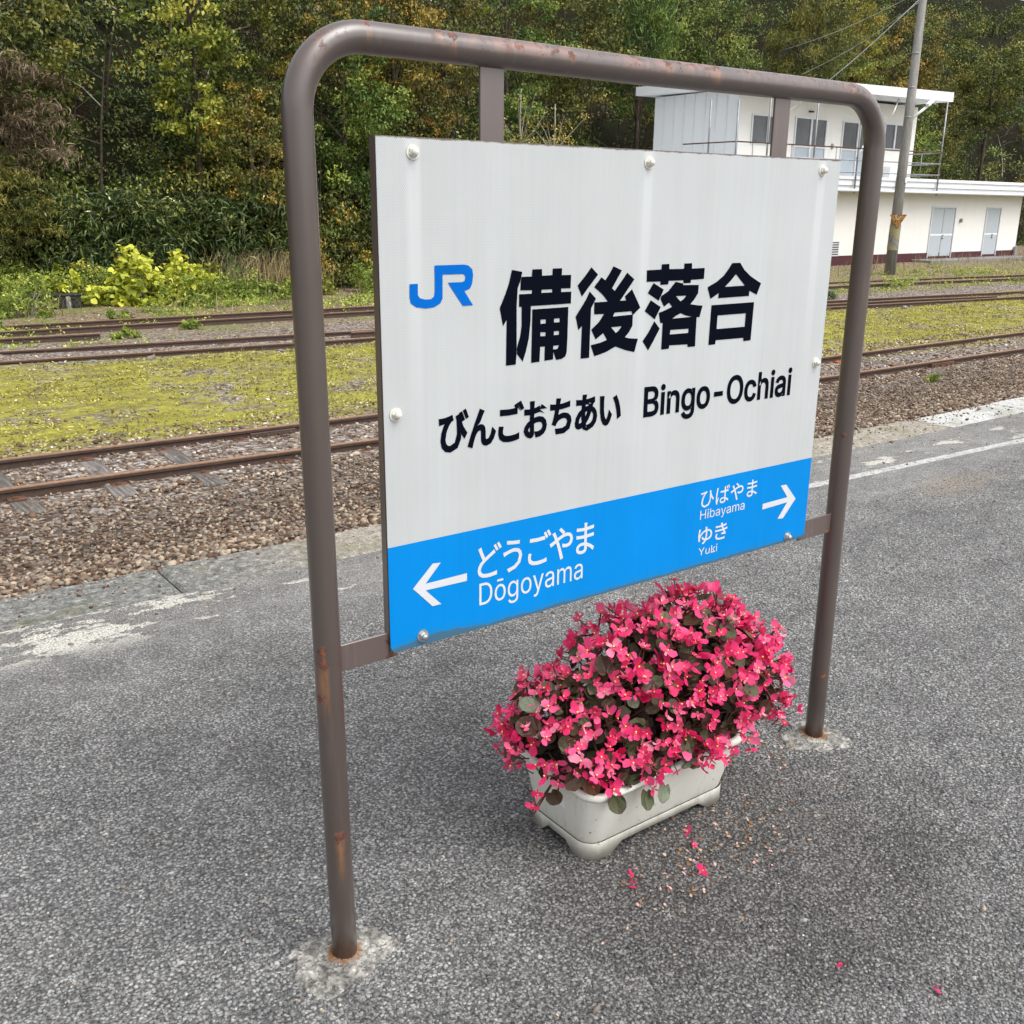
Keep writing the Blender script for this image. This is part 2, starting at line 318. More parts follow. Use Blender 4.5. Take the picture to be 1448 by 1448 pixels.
def m_face(name, c, dots=True):
    t = NT(name, .6, .08); p = t.obj(); X, Y, Z = t.xyz(p)
    k = 2 * math.pi / .0042
    s1 = t.m('SINE', t.m('MULTIPLY', X, k)); s2 = t.m('SINE', t.m('MULTIPLY', t.m('ADD', Z, 0), k * .8))
    dot = t.step(t.m('MULTIPLY', s1, s2), .35, .8)
    streak = t.noise(t.scl(p, 14, 1, .8), 1, 4, .6); fine = t.noise(t.scl(p, 90, 1, 2.5), 1, 3, .6); cl = t.noise(p, 5, 4)
    g = t.mix(1, (c[0], c[1], c[2]), t.ramp(streak, [(.3, (.965, .968, .965)), (.55, (1, 1, 1)), (.8, (1.025, 1.03, 1.03))]), 'MULTIPLY')
    g = t.mix(1, g, t.ramp(fine, [(.35, .98), (.6, 1.01)]), 'MULTIPLY'); g = t.mix(1, g, t.ramp(cl, [(.3, .96), (.7, 1.03)]), 'MULTIPLY')
    if dots:
        g = t.mix(t.m('MULTIPLY', dot, t.m('ADD', .30, t.m('MULTIPLY', t.step(X, .75, 0), .35))), g, tuple(x * .55 for x in c))
        sc_ = t.noise(t.scl(p, 30, 1, 120), 1, 3, .5); g = t.mix(t.m('MULTIPLY', t.step(sc_, .74, .8), .3), g, (.33, .33, .31))
        sp = t.noise(p, 70, 2); g = t.mix(t.m('MULTIPLY', t.step(sp, .76, .79), .45), g, (.3, .29, .26))
        for bx in (.068, .60, 1.137):     # rain-washed pale runs below the bolts
            w = t.m('ADD', t.m('ABSOLUTE', t.m('SUBTRACT', X, bx)), t.m('MULTIPLY', t.m('SUBTRACT', streak, .5), .01))
            g = t.mix(t.m('MULTIPLY', t.step(w, .02, .006), t.m('MULTIPLY', t.step(Z, .25, .85), .25)), g, (.72, .74, .74))
        grime = t.step(t.m('ADD', t.m('SUBTRACT', .9026, Z), t.m('MULTIPLY', t.m('SUBTRACT', t.noise(p, 45, 5, .7), .5), .009)), .0035, .001)
        g = t.mix(t.m('MULTIPLY', grime, .85), g, (.12, .08, .055))
    else:
        rise = t.m('ADD', t.m('SUBTRACT', Z, t.m('MULTIPLY', t.step(t.m('ABSOLUTE', t.m('SUBTRACT', X, .10)), .12, 0), .012)), t.m('MULTIPLY', t.m('SUBTRACT', t.noise(p, 26, 6, .75), .5), .018))
        g = t.mix(t.m('MULTIPLY', t.step(rise, .008, .004), .9), g, (.08, .095, .075))
        g = t.mix(t.m('MULTIPLY', t.step(rise, .024, .006), .35), g, (.02, .17, .33))
    return t.fin(g, .6, None)

A_green = [(0, (0.0323, 0.0503, 0.0114)), (0.35, (0.0941, 0.1346, 0.0257)), (0.7, (0.2016, 0.2331, 0.0427)), (1, (0.4301, 0.3945, 0.0713))]
A_olive = [(0, (0.0402, 0.0453, 0.012)), (0.4, (0.1304, 0.1481, 0.033)), (0.75, (0.281, 0.2613, 0.06)), (1, (0.542, 0.4355, 0.105))]
A_autumn = [(0, (0.0367, 0.0393, 0.011)), (0.35, (0.1252, 0.1332, 0.0276)), (0.6, (0.265, 0.2104, 0.0414)), (0.85, (0.4858, 0.2806, 0.0414)), (1, (0.5888, 0.3928, 0.069))]
A_brown = [(0, (0.0446, 0.0343, 0.0206)), (0.4, (0.1485, 0.1115, 0.0688)), (0.75, (0.297, 0.2288, 0.1512)), (1, (0.4752, 0.3718, 0.2612))]
A_yellow = [(0, (0.132, 0.1775, 0.0257)), (0.3, (0.374, 0.4215, 0.0515)), (0.7, (0.66, 0.6655, 0.0772)), (1, (0.798, 0.8208, 0.1716))]
A_vine = [(0, (0.0645, 0.0854, 0.0162)), (0.4, (0.1935, 0.2391, 0.0406)), (0.75, (0.4301, 0.4441, 0.0743)), (1, (0.7741, 0.649, 0.135))]
A_teal = [(0, (0.0302, 0.063, 0.0262)), (0.5, (0.084, 0.1512, 0.0574)), (1, (0.2184, 0.2772, 0.1045))]
A_weed = [(0, (0.0935, 0.1385, 0.0238)), (0.5, (0.2617, 0.3461, 0.0595)), (0.85, (0.5045, 0.5537, 0.119)), (1, (0.7849, 0.6922, 0.2116))]
A_sasa = [(0, (0.0254, 0.0449, 0.014)), (0.5, (0.095, 0.1457, 0.0437)), (0.9, (0.2378, 0.2915, 0.0858)), (1, (0.9, 0.9, 0.468))]
A_straw = [(0, (.10, .075, .035)), (.5, (.27, .20, .10)), (1, (.48, .39, .22))]
A_stone = [(0, (0.0368, 0.0264, 0.019)), (0.2, (0.1196, 0.0711, 0.0457)), (0.4, (0.2116, 0.1413, 0.0951)), (0.55, (0.1748, 0.1504, 0.1284)), (0.75, (0.3404, 0.2644, 0.1855)), (0.92, (0.4876, 0.4011, 0.3044)), (1, (0.6624, 0.6108, 0.5517))]
A_litter = [(0, (.05, .034, .02)), (.35, (.17, .105, .055)), (.65, (.33, .24, .15)), (.9, (.52, .44, .32)), (1, (.75, .72, .66))]
A_mossy = [(0, (0.1118, 0.0956, 0.0579)), (0.35, (0.2643, 0.2487, 0.0676)), (0.7, (0.4777, 0.44, 0.0965)), (1, (0.6099, 0.5451, 0.2317))]
M = dict(
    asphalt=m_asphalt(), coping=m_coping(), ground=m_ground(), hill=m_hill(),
    green=m_tint('leaf_green', A_green, .5, .35, .12, .05, .4), olive=m_tint('leaf_olive', A_olive, .55, .3, .12, .05, .4), autumn=m_tint('leaf_autumn', A_autumn, .55, .3, .12, .03, .3),
    brown=m_tint('leaf_brown', A_brown, .7, .2, .1), yellow=m_tint('leaf_yellow', A_yellow, .5, .3, .3), vine=m_tint('leaf_vine', A_vine, .5, .3, .25), teal=m_tint('leaf_teal', A_teal, .6, .3, .2),
    weed=m_tint('leaf_weed', A_weed, .5, .3, .3), sasa=m_tint('leaf_bamboo_grass', A_sasa, .4, .4, .15), gold=m_tint('leaf_gold', [(0, (.07, .075, .015)), (.4, (.19, .19, .03)), (.75, (.38, .34, .045)), (1, (.52, .45, .08))], .5, .3, .2), straw=m_tint('dry_grass', A_straw, .8, .2, .15),
    stone=m_tint('ballast_stone', A_stone, .85, .25, 0, 0, 0, (60, .5, .01)), litter=m_tint('dead_leaf', A_litter, .8, .2, .1), mossy=m_tint('moss', A_mossy, .95, .1, .1),
    bark=plain('bark', (.07, .055, .042), .95, .15, .4, 5, 0, .03), twig=plain('pale_bark', (.28, .25, .21), .9, .2, .3, 8),
    cream=None, siding=None)
def m_wall(name, c, dirt_tone=.12):
    t = NT(name, .7, .3); p = t.pos(); X, Y, Z = t.xyz(p)
    a = t.noise(p, .8, 5, .6); s = t.noise(t.scl(p, 3, 3, .25), 1, 4, .6)
    g = t.mix(t.m('MULTIPLY', t.step(t.m('ADD', t.m('MULTIPLY', a, .5), t.m('MULTIPLY', s, .5)), .5, .75), dirt_tone * 4), c, tuple(x * .8 for x in c))
    return t.fin(g, .7, t.bump(t.noise(p, 40, 3), .2, .004))
M['cream'] = m_wall('cream_plaster', (.78, .765, .725)); M['siding'] = m_wall('pale_blue_siding', (.76, .785, .80), .06)
M['fascia'] = m_wall('white_metal_trim', (.74, .76, .79), .08); M['maroon'] = m_wall('maroon_paint', (.075, .022, .028), .1)
M['doorpaint'] = m_wall('grey_door_paint', (.42, .46, .49), .08); M['frame'] = plain('aluminium_frame', (.62, .64, .66), .4, .5, .05, 3, .3)
M['galv'] = plain('galvanised_tube', (.30, .30, .31), .5, .5, .3, 3, .4); M['rustbar'] = plain('rusty_iron', (.11, .055, .035), .85, .3, .4, 6, 0, .01)
M['dark'] = plain('dark_metal', (.02, .02, .022), .5, .4)
def m_glass():
    t = NT('window_pane', .08, .6); n = t.noise(t.pos(), .5, 3); return t.fin(t.ramp(n, [(.35, (.035, .04, .045)), (.65, (.10, .11, .12))]), .1)
M['glass'] = m_glass(); M['frost'] = plain('frosted_lower_pane', (.38, .43, .47), .35, .4, .06, 2)
def m_rail():
    t = NT('rail_steel', .7, .4); p = t.pos(); n = t.noise(p, 25, 5, .7); f = t.noise(t.scl(p, 3, 3, 30), 1, 3)
    nz = t.xyz(t.n('NewGeometry', 'Normal'))[2]
    lz = t.xyz(t.obj())[2]
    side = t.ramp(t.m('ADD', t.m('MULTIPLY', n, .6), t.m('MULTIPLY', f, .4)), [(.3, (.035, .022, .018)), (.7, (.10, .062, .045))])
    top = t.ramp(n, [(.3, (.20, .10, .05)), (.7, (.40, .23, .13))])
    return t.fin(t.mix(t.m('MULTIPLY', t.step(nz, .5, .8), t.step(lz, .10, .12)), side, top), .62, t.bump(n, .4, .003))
M['rail'] = m_rail()
def m_wood():
    t = NT('weathered_sleeper', .95, .15); p = t.obj(); g1 = t.noise(t.scl(p, 30, 2.5, 30), 1, 5, .7, .5); r = t.n('ObjectInfo', 'Random')
    c = t.ramp(g1, [(.3, (.08, .07, .06)), (.5, (.20, .18, .165)), (.7, (.36, .335, .31))]); c = t.mix(1, c, t.ramp(r, [(0, .55), (1, 1.1)]), 'MULTIPLY')
    return t.fin(c, .95, t.bump(g1, .8, .012))
M['wood'] = m_wood()
def m_conc(name, lo, hi, sc_=20, spk=130, feet=False):
    t = NT(name, .92, .2); p = t.pos(); b = t.noise(p, sc_, 5, .7); s = t.xyz(t.vor(p, spk, 'Color'))[0]
    c = t.mix(1, t.ramp(b, [(.3, lo), (.65, hi)]), t.ramp(s, [(0, .45), (.5, .95), (1, 1.35)]), 'MULTIPLY')
    if feet:
        X, Y, Z = t.xyz(p); m_ = None
        for fx in (.011, 1.4755):
            dx = t.m('SUBTRACT', X, fx); q = t.m('ADD', t.m('SQRT', t.m('ADD', t.m('MULTIPLY', dx, dx), t.m('MULTIPLY', Y, Y))), t.m('MULTIPLY', t.m('SUBTRACT', b, .5), .03)); k = t.step(q, .043, .026); m_ = k if m_ is None else t.m('MAXIMUM', m_, k)
        c = t.mix(t.m('MULTIPLY', m_, .75), c, (.27, .12, .045))
    return t.fin(c, .92, t.bump(t.m('ADD', b, t.m('MULTIPLY', s, .8)), .8, .008))
M['footing'] = m_conc('rough_footing_concrete', (.040, .039, .036), (.43, .415, .375), 30, 150, True); M['moss_block'] = m_conc('dark_mossy_concrete', (.012, .013, .009), (.06, .06, .045), 8, 40); M['conc'] = m_conc('old_concrete', (.05, .052, .035), (.24, .23, .19), 6, 40)
def m_planter():
    t = NT('cream_planter_plastic', .5, .4); p = t.obj(); X, Y, Z = t.xyz(p); a = t.noise(p, 8, 4); s = t.noise(p, 90, 2, .5)
    g = t.mix(a, (.76, .745, .66), (.84, .83, .75)); g = t.mix(t.m('MULTIPLY', t.step(s, .69, .73), .75), g, (.14, .13, .10))
    low = t.m('MULTIPLY', t.step(t.m('ADD', Z, t.m('MULTIPLY', t.m('SUBTRACT', t.noise(p, 25, 5), .5), .07)), .055, 0), .6); g = t.mix(low, g, (.30, .27, .20)); st = t.noise(t.scl(p, 60, 60, 4), 1, 4, .65); g = t.mix(t.m('MULTIPLY', t.step(st, .55, .72), .28), g, (.42, .39, .31)); g = t.mix(t.m('MULTIPLY', t.step(t.noise(p, 210, 3, .7), .66, .70), .5), g, (.2, .18, .14))
    return t.fin(g, .5, t.bump(t.noise(p, 60, 3), .15, .002))
M['planter'] = m_planter(); M['potting'] = plain('potting_soil', (.03, .022, .016), 1, .1, .4, 40, 0, .01); M['sticker'] = plain('white_sticker', (.8, .8, .8), .5, .3, .03)
M['bolt_white'] = plain('painted_bolt', (.66, .64, .57), .4, .5, .15, 90); M['bolt_steel'] = plain('steel_bolt', (.45, .45, .44), .32, .5, .2, 90, .7)
M['face'] = m_face('sign_white_sheet', (.49, .51, .508)); M['band'] = m_face('sign_blue_sheet', (.001, .215, .61), False)
M['black'] = plain('sign_black_print', (.0025, .004, .009), .6, .02, .1, 9); M['white'] = plain('sign_white_print', (.58, .60, .62), .6, .05, .05, 9); M['logo'] = plain('sign_blue_print', (.001, .12, .49), .6, .05, .06, 9)
BR = (.070, .051, .043)
M['post'] = m_paint('post_brown_enamel', BR, [(-.013, -.016, .665, .010, 0), (-.012, -.017, .640, .011, .15), (-.019, -.009, .572, .009, 0), (.002, -.0235, .285, .011, .12), (1.46, -.02, .20, .008, 0), (1.445, -.015, .87, .006, 0), (0, 0, -.005, .022, 0),
    (.115, -.012, 1.682, .008, .035), (.76, -.01, 1.68, .013, .03), (.89, -.005, 1.682, .018, .04), (.52, -.02, 1.672, .008, .02), (1.33, -.01, 1.682, .013, .03), (.27, -.014, 1.68, .012, .04), (.245, -.005, 1.688, .012, .03)], True)
M['flat'] = m_paint('flat_bar_brown_enamel', (.10, .072, .064), [(.128, -.008, .645, .009, 0), (.131, -.008, .615, .010, 0), (1.43, -.006, .62, .006, .02)])

# ------------------------------------------------------------------ terrain
def toe(x): s = np.clip((x - 19) / 8, 0, 1); return 27.2 + 6.6 * s * s * (3 - 2 * s)
def fbm(x, y, seed=0):
    r_ = np.random.default_rng(seed); z = 0
    for k in range(5):
        a = r_.uniform(0, 6.28, 3); f = .35 * 1.9 ** k; z = z + np.sin(x * f * np.cos(a[0]) + y * f * np.sin(a[0]) + a[1]) * np.sin(x * f * .8 * np.sin(a[2]) - y * f * np.cos(a[2]) + a[0]) / 1.7 ** k
    return z
GZ = -.93
def ground_z(x, y):
    x = np.asarray(x, float); y = np.asarray(y, float)
    z = GZ + .40 * np.exp(-((y - 3.6) / 1.25) ** 2) + .018 * fbm(x, y, 3) * np.clip((y - 3) / 4, 0, 1)
    z = z + .24 * np.clip((y - 17.5) / 6, 0, 1) * np.clip((x - 16) / 8, 0, 1) + .022 * fbm(x * 2.4, y * 3.1, 9) * np.clip((y - 9) / .6, 0, 1) * np.clip((14.8 - y) / .8, 0, 1) + .035 * np.clip((y - 6.2) / .5, 0, 1) * np.clip((9.6 - y) / .5, 0, 1)
    return z
def hill_z(x, y):
    d = np.maximum(0, np.asarray(y, float) - toe(np.asarray(x, float)))
    return GZ - .25 + np.where(d < 21, d * 1.05, 21 * 1.05 + (d - 21) * .05) + .35 * fbm(x, y, 5) * np.clip(d / 2, 0, 1)
def grid(name, xs, ys, fz, m, **k):
    X, Y = np.meshgrid(xs, ys, indexing='ij'); Z = fz(X, Y); V = np.stack([X, Y, Z], -1).reshape(-1, 3)
    a = np.arange((len(xs) - 1) * len(ys)).reshape(len(xs) - 1, len(ys))[:, :-1].ravel(); n = len(ys)
    F = np.stack([a, a + n, a + n + 1, a + 1], -1)
    return put(name, mesh_np(name, V, F, m, True), **k)
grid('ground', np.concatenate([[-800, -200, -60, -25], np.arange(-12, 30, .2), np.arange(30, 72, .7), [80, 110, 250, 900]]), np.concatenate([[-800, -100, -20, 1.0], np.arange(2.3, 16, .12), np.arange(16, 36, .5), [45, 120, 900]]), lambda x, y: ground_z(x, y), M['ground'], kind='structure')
grid('hillside', np.concatenate([[-160, -100, -60, -30], np.arange(-15, 80, 1.0), [90, 120, 160, 230]]), np.concatenate([np.arange(26, 60, 1.0), [64, 70, 80, 100, 140]]), hill_z, M['hill'], kind='structure')

# ------------------------------------------------------------------ platform
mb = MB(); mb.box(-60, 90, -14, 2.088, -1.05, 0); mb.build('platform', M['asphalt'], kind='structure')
plat_edge = bpy.data.objects.new('platform_edge', None); link(plat_edge, kind='structure')
L_, gap = 1.06, .003
slab_me = None
for k in range(-8, 24):
    x0 = .407 + k * L_
    if slab_me is None:
        mb = MB(); mb.box(gap / 2, L_ - gap / 2, 0, .335, -.18, 0, 0, .012); slab_me = mb.mesh('coping_slab', M['coping'])
    put('coping_slab', slab_me, plat_edge, (x0, 2.092 - .004 * abs(math.sin(k * 3.1)), .001 + (.004 * math.sin(k * 2.3) if k != 4 else -.002)), (0, 0, .004 * math.sin(k * 5.1)))
mb = MB(); mb.box(-60, 90, 2.09, 2.40, -1.05, -.182); mb.build('edge_wall', M['conc'], plat_edge)

# ------------------------------------------------------------------ scattered pieces
def ico():
    t = (1 + 5 ** .5) / 2
    V = np.array([(-1, t, 0), (1, t, 0), (-1, -t, 0), (1, -t, 0), (0, -1, t), (0, 1, t), (0, -1, -t), (0, 1, -t), (t, 0, -1), (t, 0, 1), (-t, 0, -1), (-t, 0, 1)], float); V /= np.linalg.norm(V[0])
    F = np.array([(0, 11, 5), (0, 5, 1), (0, 1, 7), (0, 7, 10), (0, 10, 11), (1, 5, 9), (5, 11, 4), (11, 10, 2), (10, 7, 6), (7, 1, 8), (3, 9, 4), (3, 4, 2), (3, 2, 6), (3, 6, 8), (3, 8, 9), (4, 9, 5), (2, 4, 11), (6, 2, 10), (8, 6, 7), (9, 8, 1)])
    return V, F
def rot_mats(n, tilt=math.pi, r=rng):
    """random turns about z after a random tilt"""
    a = r.uniform(0, 2 * math.pi, n); b = r.uniform(-tilt, tilt, n); c = r.uniform(0, 2 * math.pi, n)
    ca, sa, cb, sb, cc, s_c = np.cos(a), np.sin(a), np.cos(b), np.sin(b), np.cos(c), np.sin(c); o = np.zeros(n); i = np.ones(n)
    Rz = np.stack([ca, -sa, o, sa, ca, o, o, o, i], -1).reshape(n, 3, 3); Rx = np.stack([i, o, o, o, cb, -sb, o, sb, cb], -1).reshape(n, 3, 3); Rw = np.stack([cc, -s_c, o, s_c, cc, o, o, o, i], -1).reshape(n, 3, 3)
    return Rz @ Rx @ Rw
def stones(name, P, S, m, tint, **k):
    V0, F0 = ico(); n = len(P)
    J = rng.uniform(.55, 1.3, (n, 12, 1)); sq = np.stack([rng.uniform(.8, 1.35, n), rng.uniform(.65, 1.0, n), rng.uniform(.45, .8, n)], -1)
    V = V0[None] * J * sq[:, None, :] * S[:, None, None]
    V = np.einsum('nij,nkj->nki', rot_mats(n, .6), V) + P[:, None, :]
    F = F0[None] + (np.arange(n) * 12)[:, None, None]
    return put(name, mesh_np(name, V.reshape(-1, 3), F.reshape(-1, 3), m, False, {'tint': np.repeat(tint, 20)}), **k)
def wedge(n, y0, y1, pw=1.0, extra=1.5):
    """points on the ground over the strip the view takes in (and some to each side)"""
    y = y0 + (y1 - y0) * rng.uniform(0, 1, n * 3) ** pw; xl = -.7 + (y + 1.5) * .13 - extra; xr = -.7 + (y + 1.5) * 2.05 + extra
    x = rng.uniform(-3, xr.max(), n * 3); ok = (x > xl) & (x < xr); return np.stack([x[ok][:n], y[ok][:n]], -1)
p = wedge(36000, 3.6, 6.9, 1.0); s = rng.uniform(.010, .0275, len(p)) * np.interp(p[:, 1], [4.6, 5.6], [1.06, .78]); 
z = ground_z(p[:, 0], p[:, 1]) + s * rng.uniform(.1, .55, len(p)); P = np.column_stack([p, z])
sx = -3.35 + .8 * np.arange(36); sx = sx + .05 * np.sin(np.arange(36) * 7.7); on = (np.abs(p[:, :1] - sx[None, :]).min(1) < .10) & (p[:, 1] > 6.75) & (rng.uniform(0, 1, len(p)) < .35); p, s, z, P = p[~on], s[~on], z[~on], P[~on]
big = rng.uniform(0, 1, len(P)) < .03; s[big] *= 1.45
stones('ballast', P, s, M['stone'], rng.uniform(0, 1, len(P)) * .86 + .14 * rng.uniform(0, 1, len(P)) ** 5, kind='stuff')
p = wedge(11000, 6.7, 9.3, 1.0); s = rng.uniform(.010, .026, len(p)); k = rng.uniform(0, 1, len(p)) < .02; s[k] *= 1.9
sx = -3.35 + .8 * np.arange(36); sx = sx + .05 * np.sin(np.arange(36) * 7.7); on = (np.abs(p[:, :1] - sx[None, :]).min(1) < .10) & (rng.uniform(0, 1, len(p)) < np.where((p[:, 1] > 7.2) & (p[:, 1] < 8.3), .9, .3)); p, s = p[~on], s[~on]
stones('track_gravel', np.column_stack([p, ground_z(p[:, 0], p[:, 1]) + s * .35]), s, M['stone'], rng.uniform(.1, 1, len(p)), kind='stuff')
p = wedge(9000, 9.2, 20.5, 1.0); s = rng.uniform(.008, .024, len(p)); k = rng.uniform(0, 1, len(p)) < .04; s[k] *= 2.0
dens = np.where((p[:, 1] > 9.4) & (p[:, 1] < 14.0), .28, 1.0); keep = rng.uniform(0, 1, len(p)) < dens; p, s = p[keep], s[keep]
stones('scattered_stones', np.column_stack([p, ground_z(p[:, 0], p[:, 1]) + s * .3]), s, M['stone'], rng.uniform(.2, .9, len(p)), kind='stuff')

n = 1300; x = rng.uniform(-1.5, 9, n); y = 2.42 - .5 * rng.exponential(.35, n); s_ = rng.uniform(.003, .009, n); k = rng.uniform(0, 1, n) < .03; s_[k] *= 2; ok = y > 1.2
stones('spilled_grit', np.column_stack([x, y, s_ * .3])[ok], s_[ok], M['stone'], rng.uniform(.1, .95, n)[ok], kind='stuff')
def leaves(P, ln, wd, tint, tilt=.9, droop=0., six=False, r=rng, dirv=None):
    """leaf blades: P (n,3) places; returns V, F, tint"""
    n = len(P); ln = np.broadcast_to(ln, n) * r.uniform(.7, 1.25, n); wd = np.broadcast_to(wd, n) * r.uniform(.75, 1.2, n)
    if six: T = np.array([(0, 0, 0), (-.5, .35, .08), (-.38, .75, .0), (0, 1, -.14), (.38, .75, .0), (.5, .35, .08), (0, .45, -.04)])
    else: T = np.array([(0, 0, 0), (-.5, .45, .07), (0, 1, -.10), (.5, .45, .07)])
    V = np.empty((n, len(T), 3)); V[:, :, 0] = T[:, 0] * wd[:, None]; V[:, :, 1] = T[:, 1] * ln[:, None]; V[:, :, 2] = T[:, 2] * wd[:, None]
    V[:, :, 2] -= droop * (T[:, 1] ** 2) * ln[:, None]
    a = r.uniform(0, 2 * math.pi, n); b = r.normal(0, tilt, n); c = r.normal(0, tilt * .8, n)
    def rx(v, q): o = v.copy(); o[..., 1] = v[..., 1] * np.cos(q)[:, None] - v[..., 2] * np.sin(q)[:, None]; o[..., 2] = v[..., 1] * np.sin(q)[:, None] + v[..., 2] * np.cos(q)[:, None]; return o
    def ry(v, q): o = v.copy(); o[..., 0] = v[..., 0] * np.cos(q)[:, None] + v[..., 2] * np.sin(q)[:, None]; o[..., 2] = -v[..., 0] * np.sin(q)[:, None] + v[..., 2] * np.cos(q)[:, None]; return o
    def rz(v, q): o = v.copy(); o[..., 0] = v[..., 0] * np.cos(q)[:, None] - v[..., 1] * np.sin(q)[:, None]; o[..., 1] = v[..., 0] * np.sin(q)[:, None] + v[..., 1] * np.cos(q)[:, None]; return o
    V = rz(rx(ry(V, c), b), a) + P[:, None, :]
    if six: F0 = np.array([(0, 1, 6), (1, 2, 6), (2, 3, 6), (3, 4, 6), (4, 5, 6), (5, 0, 6)])
    else: F0 = np.array([(0, 1, 2), (0, 2, 3)])
    F = (F0[None] + (np.arange(n) * len(T))[:, None, None]).reshape(-1, 3)
    return V.reshape(-1, 3), F, np.repeat(np.clip(tint, 0, 1), len(F0))
def leaf_obj(name, P, ln, wd, tint, m, tilt=.9, droop=0, six=False, r=rng, **k):
    V, F, t = leaves(P, ln, wd, tint, tilt, droop, six, r); return put(name, mesh_np(name, V, F, m, False, {'tint': t}), **k)

# leaf litter and moss tufts over the track bed
p = wedge(16000, 9.0, 27, .7); leaf_obj('leaf_litter', np.column_stack([p, ground_z(p[:, 0], p[:, 1]) + .012]), .055, .035, rng.uniform(0, 1, len(p)), M['litter'], .45, kind='stuff')
p = wedge(38000, 8.7, 14.9, .9); q = fbm(p[:, 0] * 1.6, p[:, 1] * 2.4, 11) + .5 * fbm(p[:, 0] * 5, p[:, 1] * 6, 12); k = q > -.25 + rng.normal(0, .3, len(q)); p, q = p[k], q[k]
leaf_obj('moss_tufts', np.column_stack([p, ground_z(p[:, 0], p[:, 1]) + .004]), .045, .03, .30 + .28 * np.clip(q, -1, 1) + rng.uniform(-.15, .4, len(p)) - .25 * (fbm(p[:, 0] * .9, p[:, 1] * 1.7, 13) > .5), M['mossy'], .5, kind='stuff')
def clumps(C, rad, per, flat=.6, r=rng):
    n = len(C); rad = np.broadcast_to(rad, n); d = r.normal(0, 1, (n, per, 3)); d /= np.linalg.norm(d, axis=-1, keepdims=True)
    d *= (r.uniform(0, 1, (n, per, 1)) ** .5); d[..., 2] *= flat
    return (C[:, None, :] + d * rad[:, None, None]).reshape(-1, 3)

# thin blades
def blades(name, C, per, h, w, mat_, r=rng, spread=.25, **k):
    n = len(C) * per; b = np.repeat(C, per, 0) + np.column_stack([r.normal(0, spread, n), r.normal(0, spread, n), np.zeros(n)]); hh = h * r.uniform(.5, 1.15, n); a = r.uniform(0, 6.28, n); l = r.uniform(.1, .8, n) * hh
    tip = b + np.column_stack([np.cos(a) * l, np.sin(a) * l, hh]); mid = b * .45 + tip * .55 + np.column_stack([np.zeros(n), np.zeros(n), hh * .12]) - np.column_stack([np.cos(a) * l * .15, np.sin(a) * l * .15, np.zeros(n)])
    s_ = np.column_stack([-np.sin(a + .7), np.cos(a + .7), np.zeros(n)]) * w
    V = np.stack([b - s_, b + s_, mid + s_ * .8, mid - s_ * .8, tip], 1).reshape(-1, 3); i = (np.arange(n) * 5)[:, None]
    return put(name, mesh_np(name, V, [i + np.array([[0, 1, 2, 3]]), i + np.array([[3, 2, 4]])], M[mat_], False, {'tint': np.tile(r.uniform(0, 1, n), 2)}), **k)
p = wedge(1500, 9.0, 14.6, .9); C = np.column_stack([p, ground_z(p[:, 0], p[:, 1])]); rd = rng.uniform(.06, .26, len(C)); P = clumps(C, rd, 26, .3); P[:, 2] = np.maximum(P[:, 2], ground_z(P[:, 0], P[:, 1]) + .004)
leaf_obj('moss_cushions', P, .035, .022, np.repeat(rng.uniform(.15, .95, len(C)), 26) + rng.uniform(-.15, .15, len(P)), M['mossy'], .45, kind='stuff')
p = wedge(500, 9.2, 14.8, .9); blades('dead_stalks', np.column_stack([p, ground_z(p[:, 0], p[:, 1])]), 5, .09, .003, 'straw', spread=.05, kind='stuff')

# ------------------------------------------------------------------ railway tracks
def lerp_path(pts, step=1.5):
    xs = np.array([p[0] for p in pts]); ys = np.array([p[1] for p in pts]); X = np.arange(xs[0], xs[-1] + .01, step); 
    Y = np.interp(X, xs, ys); 
    for _ in range(6): Y[1:-1] = (Y[:-2] + Y[1:-1] * 2 + Y[2:]) / 4
    return X, Y
RP = [(-.054, 0), (-.054, .012), (-.010, .026), (-.008, .085), (-.029, .098), (-.031, .122), (-.025, .130), (.025, .130), (.031, .122), (.029, .098), (.008, .085), (.010, .026), (.054, .012), (.054, 0)]
rail_obj = []
def track(label, near, far, ztop, sleepers=None, x0=-14, x1=78):
    t = empty('railway_track', (near[1][0], (near[1][1] + far[1][1]) / 2, ztop - .13), label, 'railway track', 'tracks across the yard'); ins = Matrix.Translation(t.location).inverted()
    for pts in (near, far):
        X, Y = lerp_path(pts); mb = MB(); mb.sweep(RP, [(x - t.location.x, y - t.location.y, 0) for x, y in zip(X, Y)]); mb.build('rail', M['rail'], t)
    if sleepers:
        Xn, Yn = lerp_path(near); Xf, Yf = lerp_path(far); me = None; xa, xb, dx = sleepers
        for i, x in enumerate(np.arange(xa, xb, dx)):
            x += .05 * math.sin(i * 7.7); yn, yf = np.interp(x, Xn, Yn), np.interp(x, Xf, Yf)
            if me is None: mb = MB(); mb.box(-.10, .10, -1.02, 1.02, -.13, 0, 0, .01); me = mb.mesh('sleeper', M['wood'])
            if x < 18:
                for yy_ in (yn, yf):
                    if i == 0 and yy_ == yn: mb = MB(); mb.box(-.07, .07, -.115, .115, 0, .014, 0, .003); mb.box(-.02, .02, .075, .10, .014, .034); mb.box(-.03, .01, -.10, -.075, .014, .034); tp_me = mb.mesh('tie_plate', M['rustbar'])
                    put('tie_plate', tp_me, t, (x - t.location.x, yy_ - t.location.y, .008 + .03))
            put('sleeper', me, t, (x - t.location.x, (yn + yf) / 2 - t.location.y + .03 * math.sin(i * 3.3), .042 + .008 * math.sin(i * 2.1)), (.01 * math.sin(i * 5), 0, .05 * math.sin(i * 1.7)))
    return t
